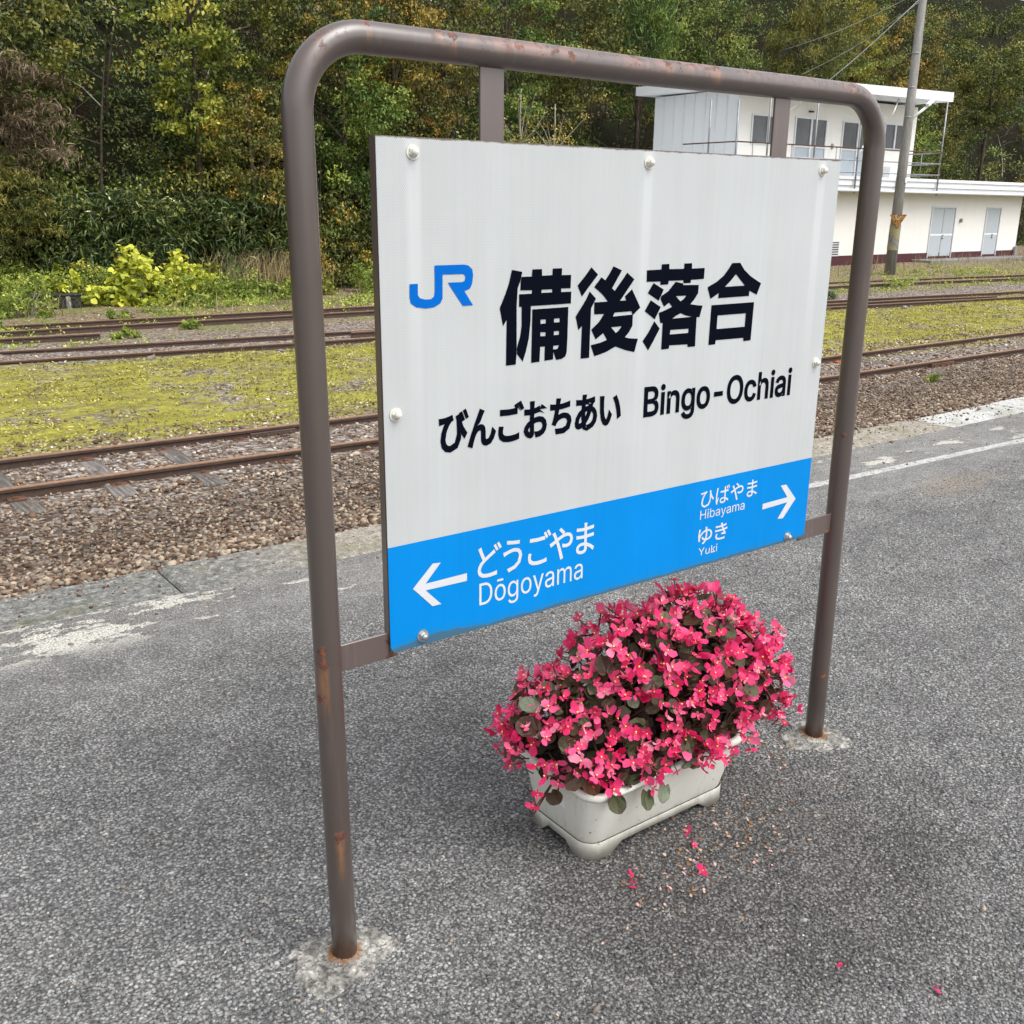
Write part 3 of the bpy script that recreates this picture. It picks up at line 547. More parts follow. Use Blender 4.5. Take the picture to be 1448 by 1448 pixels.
T1 = track('nearest rusty railway track, with weathered grey sleepers between gravel and moss', [(-14, 7.5), (.59, 7.24), (4, 7.10), (10.8, 7.02), (16.5, 7.05), (78, 7.2)], [(-14, 8.6), (.78, 8.31), (4.6, 8.19), (12.84, 8.28), (19, 8.30), (78, 8.4)], -.80, (-3.35, 24, .80))
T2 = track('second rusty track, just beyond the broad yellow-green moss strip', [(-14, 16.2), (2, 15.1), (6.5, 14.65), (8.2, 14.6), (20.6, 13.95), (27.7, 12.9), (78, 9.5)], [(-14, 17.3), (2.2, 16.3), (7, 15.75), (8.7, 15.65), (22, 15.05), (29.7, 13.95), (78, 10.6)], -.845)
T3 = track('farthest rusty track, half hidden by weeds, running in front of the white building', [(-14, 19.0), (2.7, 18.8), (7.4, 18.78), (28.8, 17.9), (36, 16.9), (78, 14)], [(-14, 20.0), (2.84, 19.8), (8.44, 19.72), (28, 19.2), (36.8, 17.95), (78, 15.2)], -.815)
siding_t = empty('railway_track', (3, 17.7, -.94), 'short dead-end rail piece lying between the second and farthest tracks on the left', 'railway track')
mb = MB(); mb.sweep(RP, [(-14, .6, 0), (-5, .25, 0), (1.1, -.12, 0)]); mb.build('rail', M['rail'], siding_t)
swt = empty('turnout_rail', (22, 14, -.95), 'extra rusty rails joining the second track at a turnout behind the sign', 'rail')
mb = MB(); mb.sweep(RP, [(-14, 1.35, 0), (-6, .8, 0), (2, -.12, 0), (5, -.72, 0)]); mb.build('rail', M['rail'], swt)
mb = MB(); mb.sweep(RP, [(-12, 1.9, 0), (-4, 1.25, 0), (3, .45, 0), (6.5, -.1, 0)]); mb.build('rail', M['rail'], swt)
def fishplate(T, x, y, z, L, mat_='rail'):
    mb = MB(); mb.box(-L / 2, L / 2, -.012, .012, -.035, .035, 0, .004)
    for i in range(4): mb.lathe((-L * .38 + i * L * .253, -.012, 0), [(.016, 0), (.016, .014), (.010, .02)], 6, 0, '-y', False)
    o = mb.build('fishplate', M[mat_], T); o.location = (x - T.location.x, y - T.location.y, z - T.location.z)
fishplate(T1, 13.9, 6.985, -.865, .62, 'rustbar'); fishplate(T1, 3.35, 8.175, -.865, .5)
mb = MB(); mb.box(-.33, .33, -.05, .05, 0, .06, 0, .01); mb.build('rail_chair', plain('orange_rust', (.30, .085, .035), .85, .2, .4, 20, 0, .01), T1, (13.1 - T1.location.x, 8.14 - T1.location.y, .005))
p = wedge(1, 9, 10)
for (x, y, s_, w_) in ((4.05, 14.55, .12, 'left of the left post, third from the left edge'), (6.15, 14.3, .08, 'close to the left post'), (2.75, 14.75, .09, 'nearest the left edge of the photo'), (3.2, 14.62, .11, 'second from the left edge'), (22.5, 13.2, .13, 'just right of the right post'), (27.2, 12.35, .14, 'nearest the right edge of the photo')):
    V0, F0 = ico(); V = V0 * rng.uniform(.7, 1.15, (12, 1)) * np.array([1.3, .8, .45]) * s_ * .8
    put('pale_rock', mesh_np('pale_rock', V, F0, M['footing']), None, (x, y, GZ + .03), (0, .1, x), label='pale rock beside the second track, ' + w_, cat='rock', group='pale rocks beside the second track')

# ------------------------------------------------------------------ low concrete platform remnant on the left
cb = empty('concrete_edging', (4.85, 23.7, -.95), 'low mossy broken concrete edging among weeds at the far left', 'concrete edging'); cb.scale = (.55, .8, .8)
mb = MB(); mb.box(-1.6, .9, .10, .8, .38, .44, 0, .02); mb.build('top_slab', M['moss_block'], cb)
for x in (-.45, .35): mb = MB(); mb.box(x - .10, x + .10, .10, .3, 0, .379, 0, .02); mb.build('support', M['footing'], cb)
mb = MB(); mb.box(-1.58, .88, .13, .7, 0, .379); mb.build('wall', M['moss_block'], cb)

# ------------------------------------------------------------------ station building
YW, YF, YU = 24.0, 23.3, 24.8
B = empty('station_annex', (36, YW, -.7), 'two-storey white station annex with maroon base, balcony and grey doors behind the tracks', 'building')
bl = B.location
def bpart(name, mat_, boxes, parent=None, bev=0, kind=None):
    """boxes in world metres"""
    pr = parent or B; o_ = bl if parent is None else bl + parent.location
    mb = MB()
    for b in boxes: mb.box(b[0] - o_.x, b[1] - o_.x, b[2] - o_.y, b[3] - o_.y, b[4] - o_.z, b[5] - o_.z, b[6] if len(b) > 6 else 0, bev)
    return mb.build(name, mat_, pr, kind=kind)
bpart('wall', M['cream'], [(24, 48.15, YW, 31, -.32, 2.30)]); bpart('wall_base', M['maroon'], [(24, 48.17, YW - .025, 31.02, -1.0, -.322)])
bpart('roof', M['fascia'], [(23.2, 49.4, YF, 31.6, 2.36, 2.66), (23.2, 49.4, YF + .06, 31.5, 2.14, 2.357)]); bpart('roof_edge_strip', M['fascia'], [(23.2, 49.42, YF - .05, YF - .002, 2.58, 2.70)])
bpart('upper_wall', M['cream'], [(28.9, 40.0, YU, 29.15, 2.665, 5.62)])
mb = MB(); mb.add([(x - bl.x, y - bl.y, z - bl.z) for x, y, z in ((28.3, YF, 5.58), (40.1, YF, 5.74), (40.1, 29.7, 5.80), (28.3, 29.7, 5.68), (28.3, YF, 5.88), (40.1, YF, 6.10), (40.1, 29.7, 6.12), (28.3, 29.7, 6.0))], [[3, 2, 1, 0], [4, 5, 6, 7], [0, 1, 5, 4], [1, 2, 6, 5], [2, 3, 7, 6], [3, 0, 4, 7]]); mb.build('upper_roof', M['fascia'], B)
n_ = 8; w_ = (29.15 - YU) / n_
for i in range(n_): bpart('siding_panel', [M['siding'], M['fascia']], [(28.84, 28.897, YU + i * w_ + .004, YU + (i + 1) * w_ - .004, 2.67, 5.60), (28.815, 28.838, YU + i * w_ + .01, YU + i * w_ + .07, 2.67, 5.60, 1)])
mb = MB(); mb.box(28.86 - bl.x, 28.93 - bl.x, YU - .03 - bl.y, YU + .008 - bl.y, 2.67 - bl.z, 5.655 - bl.z); mb.build('corner_trim', M['fascia'], B)
def window(x0, x1, z0, z1, y, low=None, mull=1, name='window'):
    w = bpy.data.objects.new(name, None); link(w, B); w.location = (x0 - bl.x, y - bl.y, z0 - bl.z); W, H = x1 - x0, z1 - z0
    mb = MB(); f = .06; mb.box(0, W, -.05, .02, 0, f); mb.box(0, W, -.05, .02, H - f, H); mb.box(0, f, -.05, .02, f, H - f); mb.box(W - f, W, -.05, .02, f, H - f)
    for i in range(mull): c = W * (i + 1) / (mull + 1); mb.box(c - .05, c + .05, -.06, .02, f, H - f)
    if low: mb.box(f, W - f, -.045, .015, low - .03, low + .03)
    mb.build('frame', M['frame'], w)
    for i in range(mull + 1):
        a, b = W * i / (mull + 1) + .05, W * (i + 1) / (mull + 1) - .05
        mb = MB(); mb.box(a, b, -.02 + .006 * i, -.008 + .006 * i, (low + .03) if low else f, H - f); mb.build('pane', M['glass'], w)
        if low: mb = MB(); mb.box(a, b, -.02, -.008, f, low - .03); mb.build('lower_panel', M['frost'], w)
window(29.55, 31.35, 3.76, 4.80, YU); window(32.02, 33.95, 2.72, 4.84, YU, 1.05, name='sliding_door'); window(34.95, 37.0, 2.72, 4.84, YU, 1.05, name='sliding_door'); window(37.75, 39.25, 3.86, 4.90, YU)
bpart('air_conditioner', M['siding'], [(37.9, 38.9, 24.4, 24.75, 2.70, 3.2)], bev=.02)
for x in (32.9, 36.3): bpart('lamp', M['dark'], [(x - .12, x + .12, YU - .08, YU, 5.02, 5.08)])
bpart('switch_box', M['galv'], [(34.35, 34.45, YU - .05, YU, 3.75, 3.95)])
# balcony posts and railing
for x, y in ((27.05, 23.33), (28.68, YF + .03), (31.3, YF + .03), (33.95, YF + .03), (36.75, YF + .03), (39.6, YF + .03)):
    mb = MB(); top = 5.70 if x > 28.4 else 5.0; mb.tube([(x - bl.x, y - .10 - bl.y, 2.05 - bl.z), (x - bl.x, y - .10 - bl.y, (top if x > 28.4 else 5.0) - bl.z)], .035, 6); mb.build('balcony_post', M['galv'], B)
for x in (27.05,): mb = MB(); mb.tube([(x - bl.x, 24.5 - bl.y, 2.66 - bl.z), (x - bl.x, 24.5 - bl.y, 5.1 - bl.z)], .035, 6); mb.build('balcony_post', M['galv'], B)
for z, mt in ((3.66, 'rustbar'), (3.22, 'galv'), (2.78, 'galv')):
    mb = MB(); mb.tube([(27.05 - bl.x, YF - .10 - bl.y, z - bl.z), (39.6 - bl.x, YF - .10 - bl.y, z + .08 - bl.z)], .025, 6); mb.build('railing_bar', M[mt], B)
    mb = MB(); mb.tube([(39.6 - bl.x, YF - .10 - bl.y, z + .08 - bl.z), (39.75 - bl.x, 25.4 - bl.y, z + .08 - bl.z)], .03, 6); mb.build('railing_bar', M['galv'], B)
    mb = MB(); mb.tube([(27.05 - bl.x, YF - .10 - bl.y, z - bl.z), (26.9 - bl.x, 25.6 - bl.y, z - bl.z)], .025, 6); mb.build('railing_bar', M['rustbar'], B)
for x in (27.9, 30, 32.6, 35.3, 38.2): mb = MB(); mb.tube([(x - bl.x, YF - .08 - bl.y, 2.68 - bl.z), (x - bl.x, YF - .08 - bl.y, 3.68 - bl.z)], .02, 5); mb.build('railing_upright', M['galv'], B)
for a, b in (((33.95, 3.3), (35.2, 4.4)), ((36.0, 5.0), (36.75, 5.65))): mb = MB(); mb.tube([(a[0] - bl.x, YF - bl.y, a[1] - bl.z), (b[0] - bl.x, YF + .3 - bl.y, b[1] - bl.z)], .03, 6); mb.build('brace', M['frame'], B)
# ground floor doors, vent, step
def door(x0, x1, leaves_):
    w = bpy.data.objects.new('door', None); link(w, B); w.location = (x0 - bl.x, YW - bl.y, -.55 - bl.z); W, H = x1 - x0, 2.12
    mb = MB(); mb.box(-.06, 0, -.05, .02, 0, H + .06); mb.box(W, W + .06, -.05, .02, 0, H + .06); mb.box(0, W, -.05, .02, H, H + .06); mb.build('door_frame', M['frame'], w)
    for i in range(leaves_):
        a, b = W * i / leaves_ + .012, W * (i + 1) / leaves_ - .012; mb = MB(); mb.box(a, b, -.02, .02, 0, H - .01)
        mb.box(a + .03, b - .03, -.028, -.0205, .08, .93); mb.box(a + .03, b - .03, -.028, -.0205, 1.05, H - .08); mb.build('door_leaf', M['doorpaint'], w)
    for zz in (.95, .84): mb = MB(); mb.lathe((W / 2 + .08, -.028, zz), [(.035, 0), (.035, .05), (.02, .06)], 8, 0, '-y'); mb.build('door_knob', M['galv'], w)
    mb = MB(); mb.box(.02, W - .02, -.03, -.021, .95, 1.03); mb.build('door_rail', M['fascia'], w)
door(40.72, 42.5, 2); door(45.15, 46.3, 1)
vent = bpy.data.objects.new('vent', None); link(vent, B); vent.location = (33.75 - bl.x, YW - bl.y, -.36 - bl.z)
mb = MB(); mb.box(0, .62, -.02, .01, 0, .58); mb.build('backing', M['dark'], vent)
for i in range(6): mb = MB(); mb.box(.02, .60, -.05, -.022, .03 + i * .092, .08 + i * .092); mb.build('slat', M['frame'], vent)
for x in (42.95,): bpart('wall_lamp', M['galv'], [(x, x + .10, YW - .12, YW, .95, 1.12)], bev=.02)
bpart('drain_pipe', M['galv'], [(47.9, 48.05, YW - .16, YW - .03, -.9, -.15)], bev=.02)
mb = MB(); mb.tube([(23.3 - bl.x, YF - .11 - bl.y, 2.17 - bl.z), (49.3 - bl.x, YF - .11 - bl.y, 2.17 - bl.z)], .055, 8); mb.build('gutter', M['fascia'], B)
bpart('door_step', M['footing'], [(39.5, 48.2, YW - 1.0, YW - .03, -.95, -.57)], bev=.03)

# ------------------------------------------------------------------ utility pole
PX, PY, PZ = 32.57, 20.37, -.78
U = empty('utility_pole', (PX, PY, PZ), 'grey concrete utility pole with rusty triangle plate in front of the white building', 'utility pole')
def m_pole():
    t = NT('pole_concrete', .85, .25); p = t.obj(); a = t.noise(t.scl(p, 6, 6, .8), 1, 5, .65); b = t.noise(p, 30, 3)
    return t.fin(t.mix(1, t.ramp(a, [(.3, (.15, .145, .135)), (.7, (.32, .31, .29))]), t.ramp(b, [(.3, .8), (.7, 1.1)]), 'MULTIPLY'), .85, t.bump(b, .3, .01))
M['pole'] = m_pole()
mb = MB(); mb.tube([(0, 0, -.3), (.05, 0, 4), (.12, 0, 11.5)], [.20, .165, .12], 20); mb.build('shaft', M['pole'], U)
def m_wrap():
    t = NT('warning_wrap', .7, .3); p = t.obj(); X, Y, Z = t.xyz(p); ang = t.m('ARCTAN2', Y, X)
    k = t.m('SINE', t.m('ADD', t.m('MULTIPLY', Z, 9), ang)); n = t.noise(p, 14, 4, .7)
    g = t.mix(t.step(k, -.1, .1), (.30, .25, .06), (.16, .155, .13)); g = t.mix(t.step(n, .42, .6), g, (.26, .25, .21)); return t.fin(g, .8)
mb = MB(); mb.tube([(.006, 0, .85), (.022, 0, 1.72)], [.197, .193], 20, caps=False); mb.build('warning_wrap', m_wrap(), U)
def m_tri():
    t = NT('triangle_plate_rust', .75, .3); p = t.obj(); X, Y, Z = t.xyz(p); n = t.noise(p, 16, 4, .7)
    r = t.m('SQRT', t.m('ADD', t.m('MULTIPLY', X, X), t.m('POWER', t.m('ADD', Z, .05), 2)))
    ring = t.m('MULTIPLY', t.step(r, .12, .10), t.step(r, .05, .07)); g = t.mix(ring, (.34, .17, .035), (.45, .36, .22)); g = t.mix(t.step(n, .45, .6), g, (.10, .035, .015)); return t.fin(g, .8)
mb = MB(); mb.add([(-.30, -.02, .02), (.30, -.02, .02), (0, -.02, -.48), (-.30, 0, .02), (.30, 0, .02), (0, 0, -.48)], [[0, 2, 1], [3, 4, 5], [0, 1, 4, 3], [1, 2, 5, 4], [2, 0, 3, 5]])
tp = mb.build('triangle_plate', m_tri(), U, (-.10, -.145, 2.06)); tp.rotation_euler = (0, 0, R(-38))
mb = MB(); mb.tube([(.1, -.1, 5.30), (.75, -.35, 5.80)], .05, 8); mb.build('lamp_arm', M['fascia'], U)
mb = MB(); mb.box(.62, 1.35, -.42, -.30, 5.78, 5.90, 0, .02); lo = mb.build('lamp_housing', M['fascia'], U); lo.data.transform(Matrix.Translation((.65, -.36, 5.8)) @ Matrix.Rotation(R(-32), 4, 'Y') @ Matrix.Translation((-.75, .36, -5.84)))
for z in (3.1, 5.35, 6.3, 7.4): mb = MB(); mb.tube([(.045, 0, z - .02), (.045, 0, z + .02)], .185 - z * .0065, 16); mb.build('steel_band', M['galv'], U)
mb = MB(); mb.box(.0, .10, -.205, -.17, 3.16, 3.32, 0, .01); mb.build('number_tag', M['sticker'], U)
mb = MB(); mb.box(-.45, .55, -.06, .06, 9.30, 9.40); mb.build('crossarm', M['galv'], U)
for x in (-.38, .0, .45): mb = MB(); mb.lathe((x, 0, 9.40), [(.05, 0), (.06, .04), (.035, .07), (.055, .11), (.02, .16)], 10); mb.build('insulator', M['fascia'], U)
for name_, a, b, r_, lb in (('guy_wire', (32.5, 20.3, 8.35), (27.6, 22.2, 4.2), .014, 'pale guy wire running down left from the top of the pole towards the roof'), ('overhead_cable', (32.5, 20.3, 8.55), (37.0, 30.0, 8.1), .012, 'thin cable running left from the top of the pole into the trees'),
                          ('service_wire', (32.6, 20.3, 8.3), (30.5, 23.4, 6.08), .010, 'short service wire dropping from the pole to the upper roof of the white building')):
    mb = MB(); A_, B_ = Vector(a), Vector(b); mb.tube([A_.lerp(B_, i / 8) - Vector((0, 0, .18 * math.sin(math.pi * i / 8))) for i in range(9)], r_, 5); mb.build(name_, M['galv'], label=lb, cat='cable')

# ------------------------------------------------------------------ vegetation
def crown(seed, r3, n_cl, per, ln, wd, cl_r=.45, tilt=.9, droop=0, flat=.55, shell=.55, bias=0, spray=None):
    r = np.random.default_rng(seed); d = r.normal(0, 1, (n_cl, 3)); d /= np.linalg.norm(d, axis=1, keepdims=True)
    lump = 1 + .25 * np.sin(d[:, 0] * 5 + seed) * np.sin(d[:, 2] * 4 + seed * 2) + .12 * np.sin(d[:, 1] * 9)
    C = d * (shell + (1 - shell) * r.uniform(0, 1, (n_cl, 1))) * lump[:, None] * np.array(r3)
    cr_ = cl_r * r.uniform(.6, 1.4, n_cl); P = clumps(C, cr_, per, flat, r)
    if spray is not None: P[:, 2] -= spray * np.abs(P[:, 0] - np.repeat(C[:, 0], per)) * 1.0
    t = np.repeat(r.uniform(0.1, .8, n_cl), per) + r.normal(0, .13, n_cl * per) + bias
    V, F, tt = leaves(P, ln, wd, t, tilt, droop, False, r)
    return mesh_np('crown', V, F, [M['green']], False, {'tint': tt}), C
def trunk_mb(C, h0, h1, r0, lean=(0, 0), seed=1, nb=14):
    """tapered trunk from the ground to height h1 with limbs to some of the clumps (crown centre at the origin)"""
    r = random.Random(seed); mb = MB(); n = 7
    pts = [Vector((lean[0] * (1 - i / n) + .06 * r.uniform(-1, 1), lean[1] * (1 - i / n) + .06 * r.uniform(-1, 1), h0 + (h1 - h0) * i / n)) for i in range(n + 1)]
    mb.tube(pts, [r0 * (1 - .75 * i / n) for i in range(n + 1)], 8)
    for k in r.sample(range(len(C)), min(nb, len(C))):
        e = Vector(C[k]); i = max(1, min(n - 1, int((e.z - h0) / (h1 - h0) * n) - 1)); s_ = pts[i]
        m_ = s_.lerp(e, .5) + Vector((0, 0, -.15 + .3 * r.random())); mb.tube([s_, m_, e], [r0 * .28, r0 * .18, r0 * .06], 5, caps=False)
    return mb
CR = {}
def crown_kind(k):
    if k in CR: return CR[k]
    g = dict(a=dict(seed=1, r3=(2.3, 2.0, 2.9), n_cl=170, per=88, ln=.125, wd=.07, cl_r=.46), b=dict(seed=2, r3=(2.0, 1.8, 3.3), n_cl=165, per=80, ln=.11, wd=.06, cl_r=.40, flat=.4),
             c=dict(seed=3, r3=(1.6, 1.4, 1.9), n_cl=110, per=60, ln=.11, wd=.06, cl_r=.36), d=dict(seed=4, r3=(2.7, 2.0, 3.2), n_cl=170, per=70, ln=.20, wd=.035, cl_r=.6, tilt=.7, droop=.5, flat=.25, spray=.35),
             e=dict(seed=5, r3=(1.7, 1.4, 2.0), n_cl=60, per=26, ln=.09, wd=.05, cl_r=.38, flat=.35, shell=.3), f=dict(seed=6, r3=(1.3, 1.2, 3.2), n_cl=120, per=60, ln=.13, wd=.08, cl_r=.36),
             g=dict(seed=8, r3=(2.2, 1.8, 3.0), n_cl=130, per=60, ln=.26, wd=.05, cl_r=.55, tilt=1.1, droop=.4, flat=.6))[k]
    CR[k] = crown(**g) + (g['r3'],); return CR[k]
def tree(x, y, zc, k, mat_, label, sc_=1.0, name='tree', cat='tree', bark='bark', rz=0, thin=False, group=None, lean=(0, 0)):
    me, C, r3 = crown_kind(k); zg = float(max(ground_z(x, y), hill_z(x, y)))
    t = empty(name, (x, y, zg), label, cat, group, rz); h0 = -(zc - zg) / sc_
    mb = trunk_mb(C, h0 - .2, r3[2] * .75, .11 if not thin else .07, lean, int(x * 7) % 97, 16 if not thin else 40); tr = mb.build('trunk' if name == 'tree' else 'stem', M[bark], t, (0, 0, zc - zg)); tr.scale = (sc_,) * 3
    c = put('crown' if name == 'tree' else 'foliage', me, t, (0, 0, zc - zg), (0, 0, 0), (sc_,) * 3); c.material_slots[0].link = 'OBJECT'; c.material_slots[0].material = M[mat_]
    return t
tree(3.2, 26.8, 3.4, 'd', 'brown', 'drooping conifer with brown dry sprays at the far left edge', 1.0)
tree(5.0, 28.6, 5.6, 'a', 'green', 'dark green tree above the brown conifer at the upper left', 1.1)
tree(3.7, 25.9, 1.3, 'd', 'olive', 'low dull green drooping conifer at the left edge above the weeds', .62)
tree(9.8, 27.6, 4.9, 'f', 'vine', 'slender tree wrapped in pale green vines on the left slope', 1.0)
tree(11.1, 26.9, 2.9, 'c', 'autumn', 'bushy tree with golden yellow leaves left of the sign post', 1.0, rz=1)
tree(12.2, 28.5, 5.8, 'b', 'green', 'dark green tree directly behind the left corner of the sign frame', 1.0)
tree(14.6, 28.0, 4.3, 'a', 'green', 'full leafy green tree seen inside the sign frame above the board', .95, rz=2)
tree(13.6, 28.3, 6.6, 'c', 'autumn', 'tree with orange leaves above the left bend of the sign frame', 1.1)
tree(16.9, 29.0, 6.6, 'a', 'autumn', 'tall tree with orange and green leaves above the top rail', 1.0, rz=1.4)
tree(18.4, 29.8, 4.2, 'c', 'autumn', 'small reddish brown tree behind the left hanger of the board', 1.0)
tree(20.5, 31.5, 7.4, 'b', 'olive', 'olive tree in the middle of the slope above the left hanger', 1.15, rz=.5)
tree(21.8, 28.6, 3.6, 'e', 'olive', 'thin pale-stemmed tree with sparse leaves left of the white building', 1.2, bark='twig', thin=True)
tree(24.6, 30.2, 3.4, 'e', 'autumn', 'sparse twiggy tree beside the blue siding of the building', 1.2, bark='twig', thin=True, rz=2)
tree(24.8, 33.5, 7.9, 'b', 'green', 'green tree on the slope left of the upper roof', 1.2, rz=3)
tree(28.5, 34.5, 8.6, 'a', 'olive', 'broad olive tree rising behind the upper roof, left part', 1.2, rz=4)
tree(33.4, 35.0, 9.5, 'g', 'green', 'dark shaggy conifer behind the middle of the upper roof', 1.25)
tree(37.8, 34.6, 8.2, 'a', 'green', 'low green tree peeping over the upper roof behind the guy wire', 1.1, rz=1)
tree(42.2, 32.6, 8.6, 'g', 'olive', 'yellow-green feathery tree right behind the utility pole', 1.0, rz=1)
tree(46.8, 33.2, 9.6, 'c', 'gold', 'bright yellow-leaved tree right of the utility pole top', 1.2)
tree(46.0, 33.6, 6.0, 'a', 'green', 'dense green tree right of the upper storey', 1.15, rz=5)
tree(51.5, 34.0, 8.8, 'a', 'autumn', 'brown and gold tree near the upper right corner', 1.2, rz=2.5)
tree(51.2, 32.6, 4.6, 'a', 'green', 'green shrubby tree over the lower roof at the right edge', 1.05, rz=.7)
tree(56.5, 34.5, 6.0, 'b', 'olive', 'olive tree at the far right edge beyond the lower roof', 1.3)
tree(60.0, 33.0, 9.5, 'a', 'green', 'dark tree outermost on the right slope', 1.3)

# wood behind: reads as one mass
n = 4600; cx_ = rng.uniform(-8, 82, n); cy_ = toe(cx_) + .6 + 24 * rng.uniform(0, 1, n) ** 1.5; cz_ = hill_z(cx_, cy_) + rng.uniform(.2, 4.6, n)
kp = (fbm(cx_ * .55, cz_ * .7, 41) > -.35) & ((cx_ > 15) | (rng.uniform(0, 1, n) < .5)); cx_, cy_, cz_ = cx_[kp], cy_[kp], cz_[kp]; n = len(cx_)
per = 72; P = clumps(np.column_stack([cx_, cy_, cz_]), rng.uniform(.5, 1.1, n), per, .5); t_ = np.repeat(rng.uniform(0, .75, n), per) + rng.normal(0, .12, n * per)
V, F, tt = leaves(P, .155, .08, t_, .9); fm = np.repeat(np.repeat(rng.choice(4, n, p=[.45, .33, .16, .06]), per), 2)
put('woodland', mesh_np('woodland', V, F, [M['green'], M['olive'], M['autumn'], M['brown']], False, {'tint': tt}, fm), kind='stuff')
# trunks and bare branches seen in the gaps of the wood
mb = MB()
for i in range(110):
    x = rng.uniform(-4, 74); y = toe(x) + rng.uniform(.3, 8); z = float(hill_z(x, y)); h = rng.uniform(2.5, 6); lx, ly = rng.uniform(-.9, .9, 2); r0 = rng.uniform(.02, .07)
    pts = [(x + lx * q * q, y + ly * q * q, z - .3 + h * q) for q in (0, .35, .7, 1)]; mb.tube(pts, [r0, r0 * .8, r0 * .55, r0 * .2], 5, int(rng.uniform() < .15), False)
    for j in range(5):
        q = rng.uniform(.3, .95); a = rng.uniform(0, 6.28); l = rng.uniform(.5, 1.8); s_ = Vector((x + lx * q * q, y + ly * q * q, z - .3 + h * q)); e = s_ + Vector((math.cos(a) * l, math.sin(a) * l, rng.uniform(-.1, .8)))
        mb.tube([s_, s_.lerp(e, .5) + Vector((0, 0, .1)), e], [r0 * .35, r0 * .22, r0 * .08], 4, int(rng.uniform() < .45), False)
mb.build('undergrowth_stems', [M['bark'], M['twig']], kind='stuff')
# dark bamboo grass bank on the left slope
n = 620; bx = rng.uniform(4.8, 12.0, n); by = 25.9 + rng.uniform(0, 2.6, n); bz = np.maximum(ground_z(bx, by), hill_z(bx, by)) + rng.uniform(.3, 1, n) * (1.2 + 1.3 * (by < 27.5))
P = clumps(np.column_stack([bx, by, bz]), .42, 40, .7); leaf_obj('bamboo_grass', P, .25, .05, np.where(rng.uniform(0, 1, len(P)) < .02, 1, rng.uniform(0, .85, len(P))), M['sasa'], .7, .5, kind='stuff')
# undergrowth along the foot of the slope
n = 2000; bx = np.concatenate([rng.uniform(1, 26, 1350), rng.uniform(26, 70, 650)]); by = toe(bx) + rng.uniform(-1.3, 2.2, n); bz = np.maximum(ground_z(bx, by), hill_z(bx, by)) + 3.0 * rng.uniform(.03, 1, n) ** 1.2
P = clumps(np.column_stack([bx, by, bz]), .5, 55, .7); V, F, tt = leaves(P, .115, .06, np.repeat(rng.uniform(0, .8, n) ** 1.3, 55) + rng.normal(0, .1, n * 55)); fm = np.repeat(np.repeat(rng.choice(3, n, p=[.5, .3, .2]), 55), 2)
put('undergrowth', mesh_np('undergrowth', V, F, [M['green'], M['olive'], M['autumn']], False, {'tint': tt}, fm), kind='stuff')
n = 700; bx = rng.uniform(3, 17, n); by = 29 + rng.uniform(0, 14, n); P = clumps(np.column_stack([bx, by, hill_z(bx, by) + rng.uniform(0, .7, n)]), .55, 40, .5)
leaf_obj('slope_plants', P, .16, .06, rng.uniform(0, .75, len(P)), M['sasa'], .8, .3, kind='stuff')
# bushes at the foot of the slope
def bush(x, y, r3, n_cl, per, ln, wd, mat_, label, seed, tilt=.8, six=False, name='bush', cat='bush', base=0, group=None, flat=.7, droop=.2):
    r = np.random.default_rng(seed); zg = float(ground_z(x, y)); t = empty(name, (x, y, zg), label, cat, group)
    d = r.normal(0, 1, (n_cl, 3)); d /= np.linalg.norm(d, axis=1, keepdims=True); d[:, 2] = np.abs(d[:, 2]) * 1.0; C = d * r.uniform(.55, 1, (n_cl, 1)) * (1 + .2 * np.sin(d[:, :1] * 6 + seed)) * np.array(r3)
    P = clumps(C, r3[0] * .22, per, flat, r); P[:, 2] = np.abs(P[:, 2]) + base
    V, F, tt = leaves(P, ln, wd, np.repeat(r.uniform(.1, .8, n_cl), per) + r.normal(0, .15, n_cl * per), tilt, droop, six, r)
    put('foliage', mesh_np('foliage', V, F, M[mat_], False, {'tint': tt}), t)
    mb = MB()
    for k in range(0, n_cl, 2): e = Vector(C[k]); mb.tube([(e.x * .15, e.y * .15, -.1), (e.x * .5, e.y * .5, e.z * .55), tuple(e)], [.018, .012, .004], 4, caps=False)
    mb.build('stem', M['twig'], t); return t
bush(6.85, 24.1, (1.25, .75, 1.2), 84, 24, .15, .14, 'yellow', 'bright yellow large-leaved bush left of the sign, the widest of the yellow ones', 21, .7, True)
bush(8.0, 24.0, (.85, .55, 1.05), 48, 22, .14, .13, 'yellow', 'yellow-green leafy bush touching the right side of the brightest yellow bush', 22, .7, True)
bush(5.15, 24.5, (.42, .36, 1.0), 16, 16, .15, .13, 'yellow', 'small upright yellow-green bush above the concrete edging', 23, .7, True)
bush(4.2, 25.9, (.8, .6, 1.15), 34, 30, .12, .08, 'weed', 'light green bush at the left edge above the concrete edging', 24, .8)
bush(7.3, 26.8, (1.1, .8, 2.3), 60, 45, .09, .04, 'teal', 'blue-green fine-leaved bush rising behind the yellow bushes', 25)
bush(6.3, 26.2, (.9, .6, 1.6), 40, 36, .11, .07, 'teal', 'grey-green bush left behind the bright yellow bush', 26)
bush(9.35, 24.4, (.65, .5, 1.15), 46, 46, .07, .025, 'teal', 'soft grey-green feathery weed plant in front of the dry grass', 27, .6)
bush(14.3, 26.4, (1.1, .7, 1.5), 50, 34, .11, .07, 'autumn', 'golden brown bush visible between post and board', 28)
bush(15.3, 26.0, (.8, .6, 1.8), 40, 34, .10, .06, 'teal', 'grey-green bush just left of the board edge', 29)
bush(11.9, 25.6, (.9, .6, 1.6), 50, 30, .10, .05, 'autumn', 'brownish yellow bush behind the left post', 30)
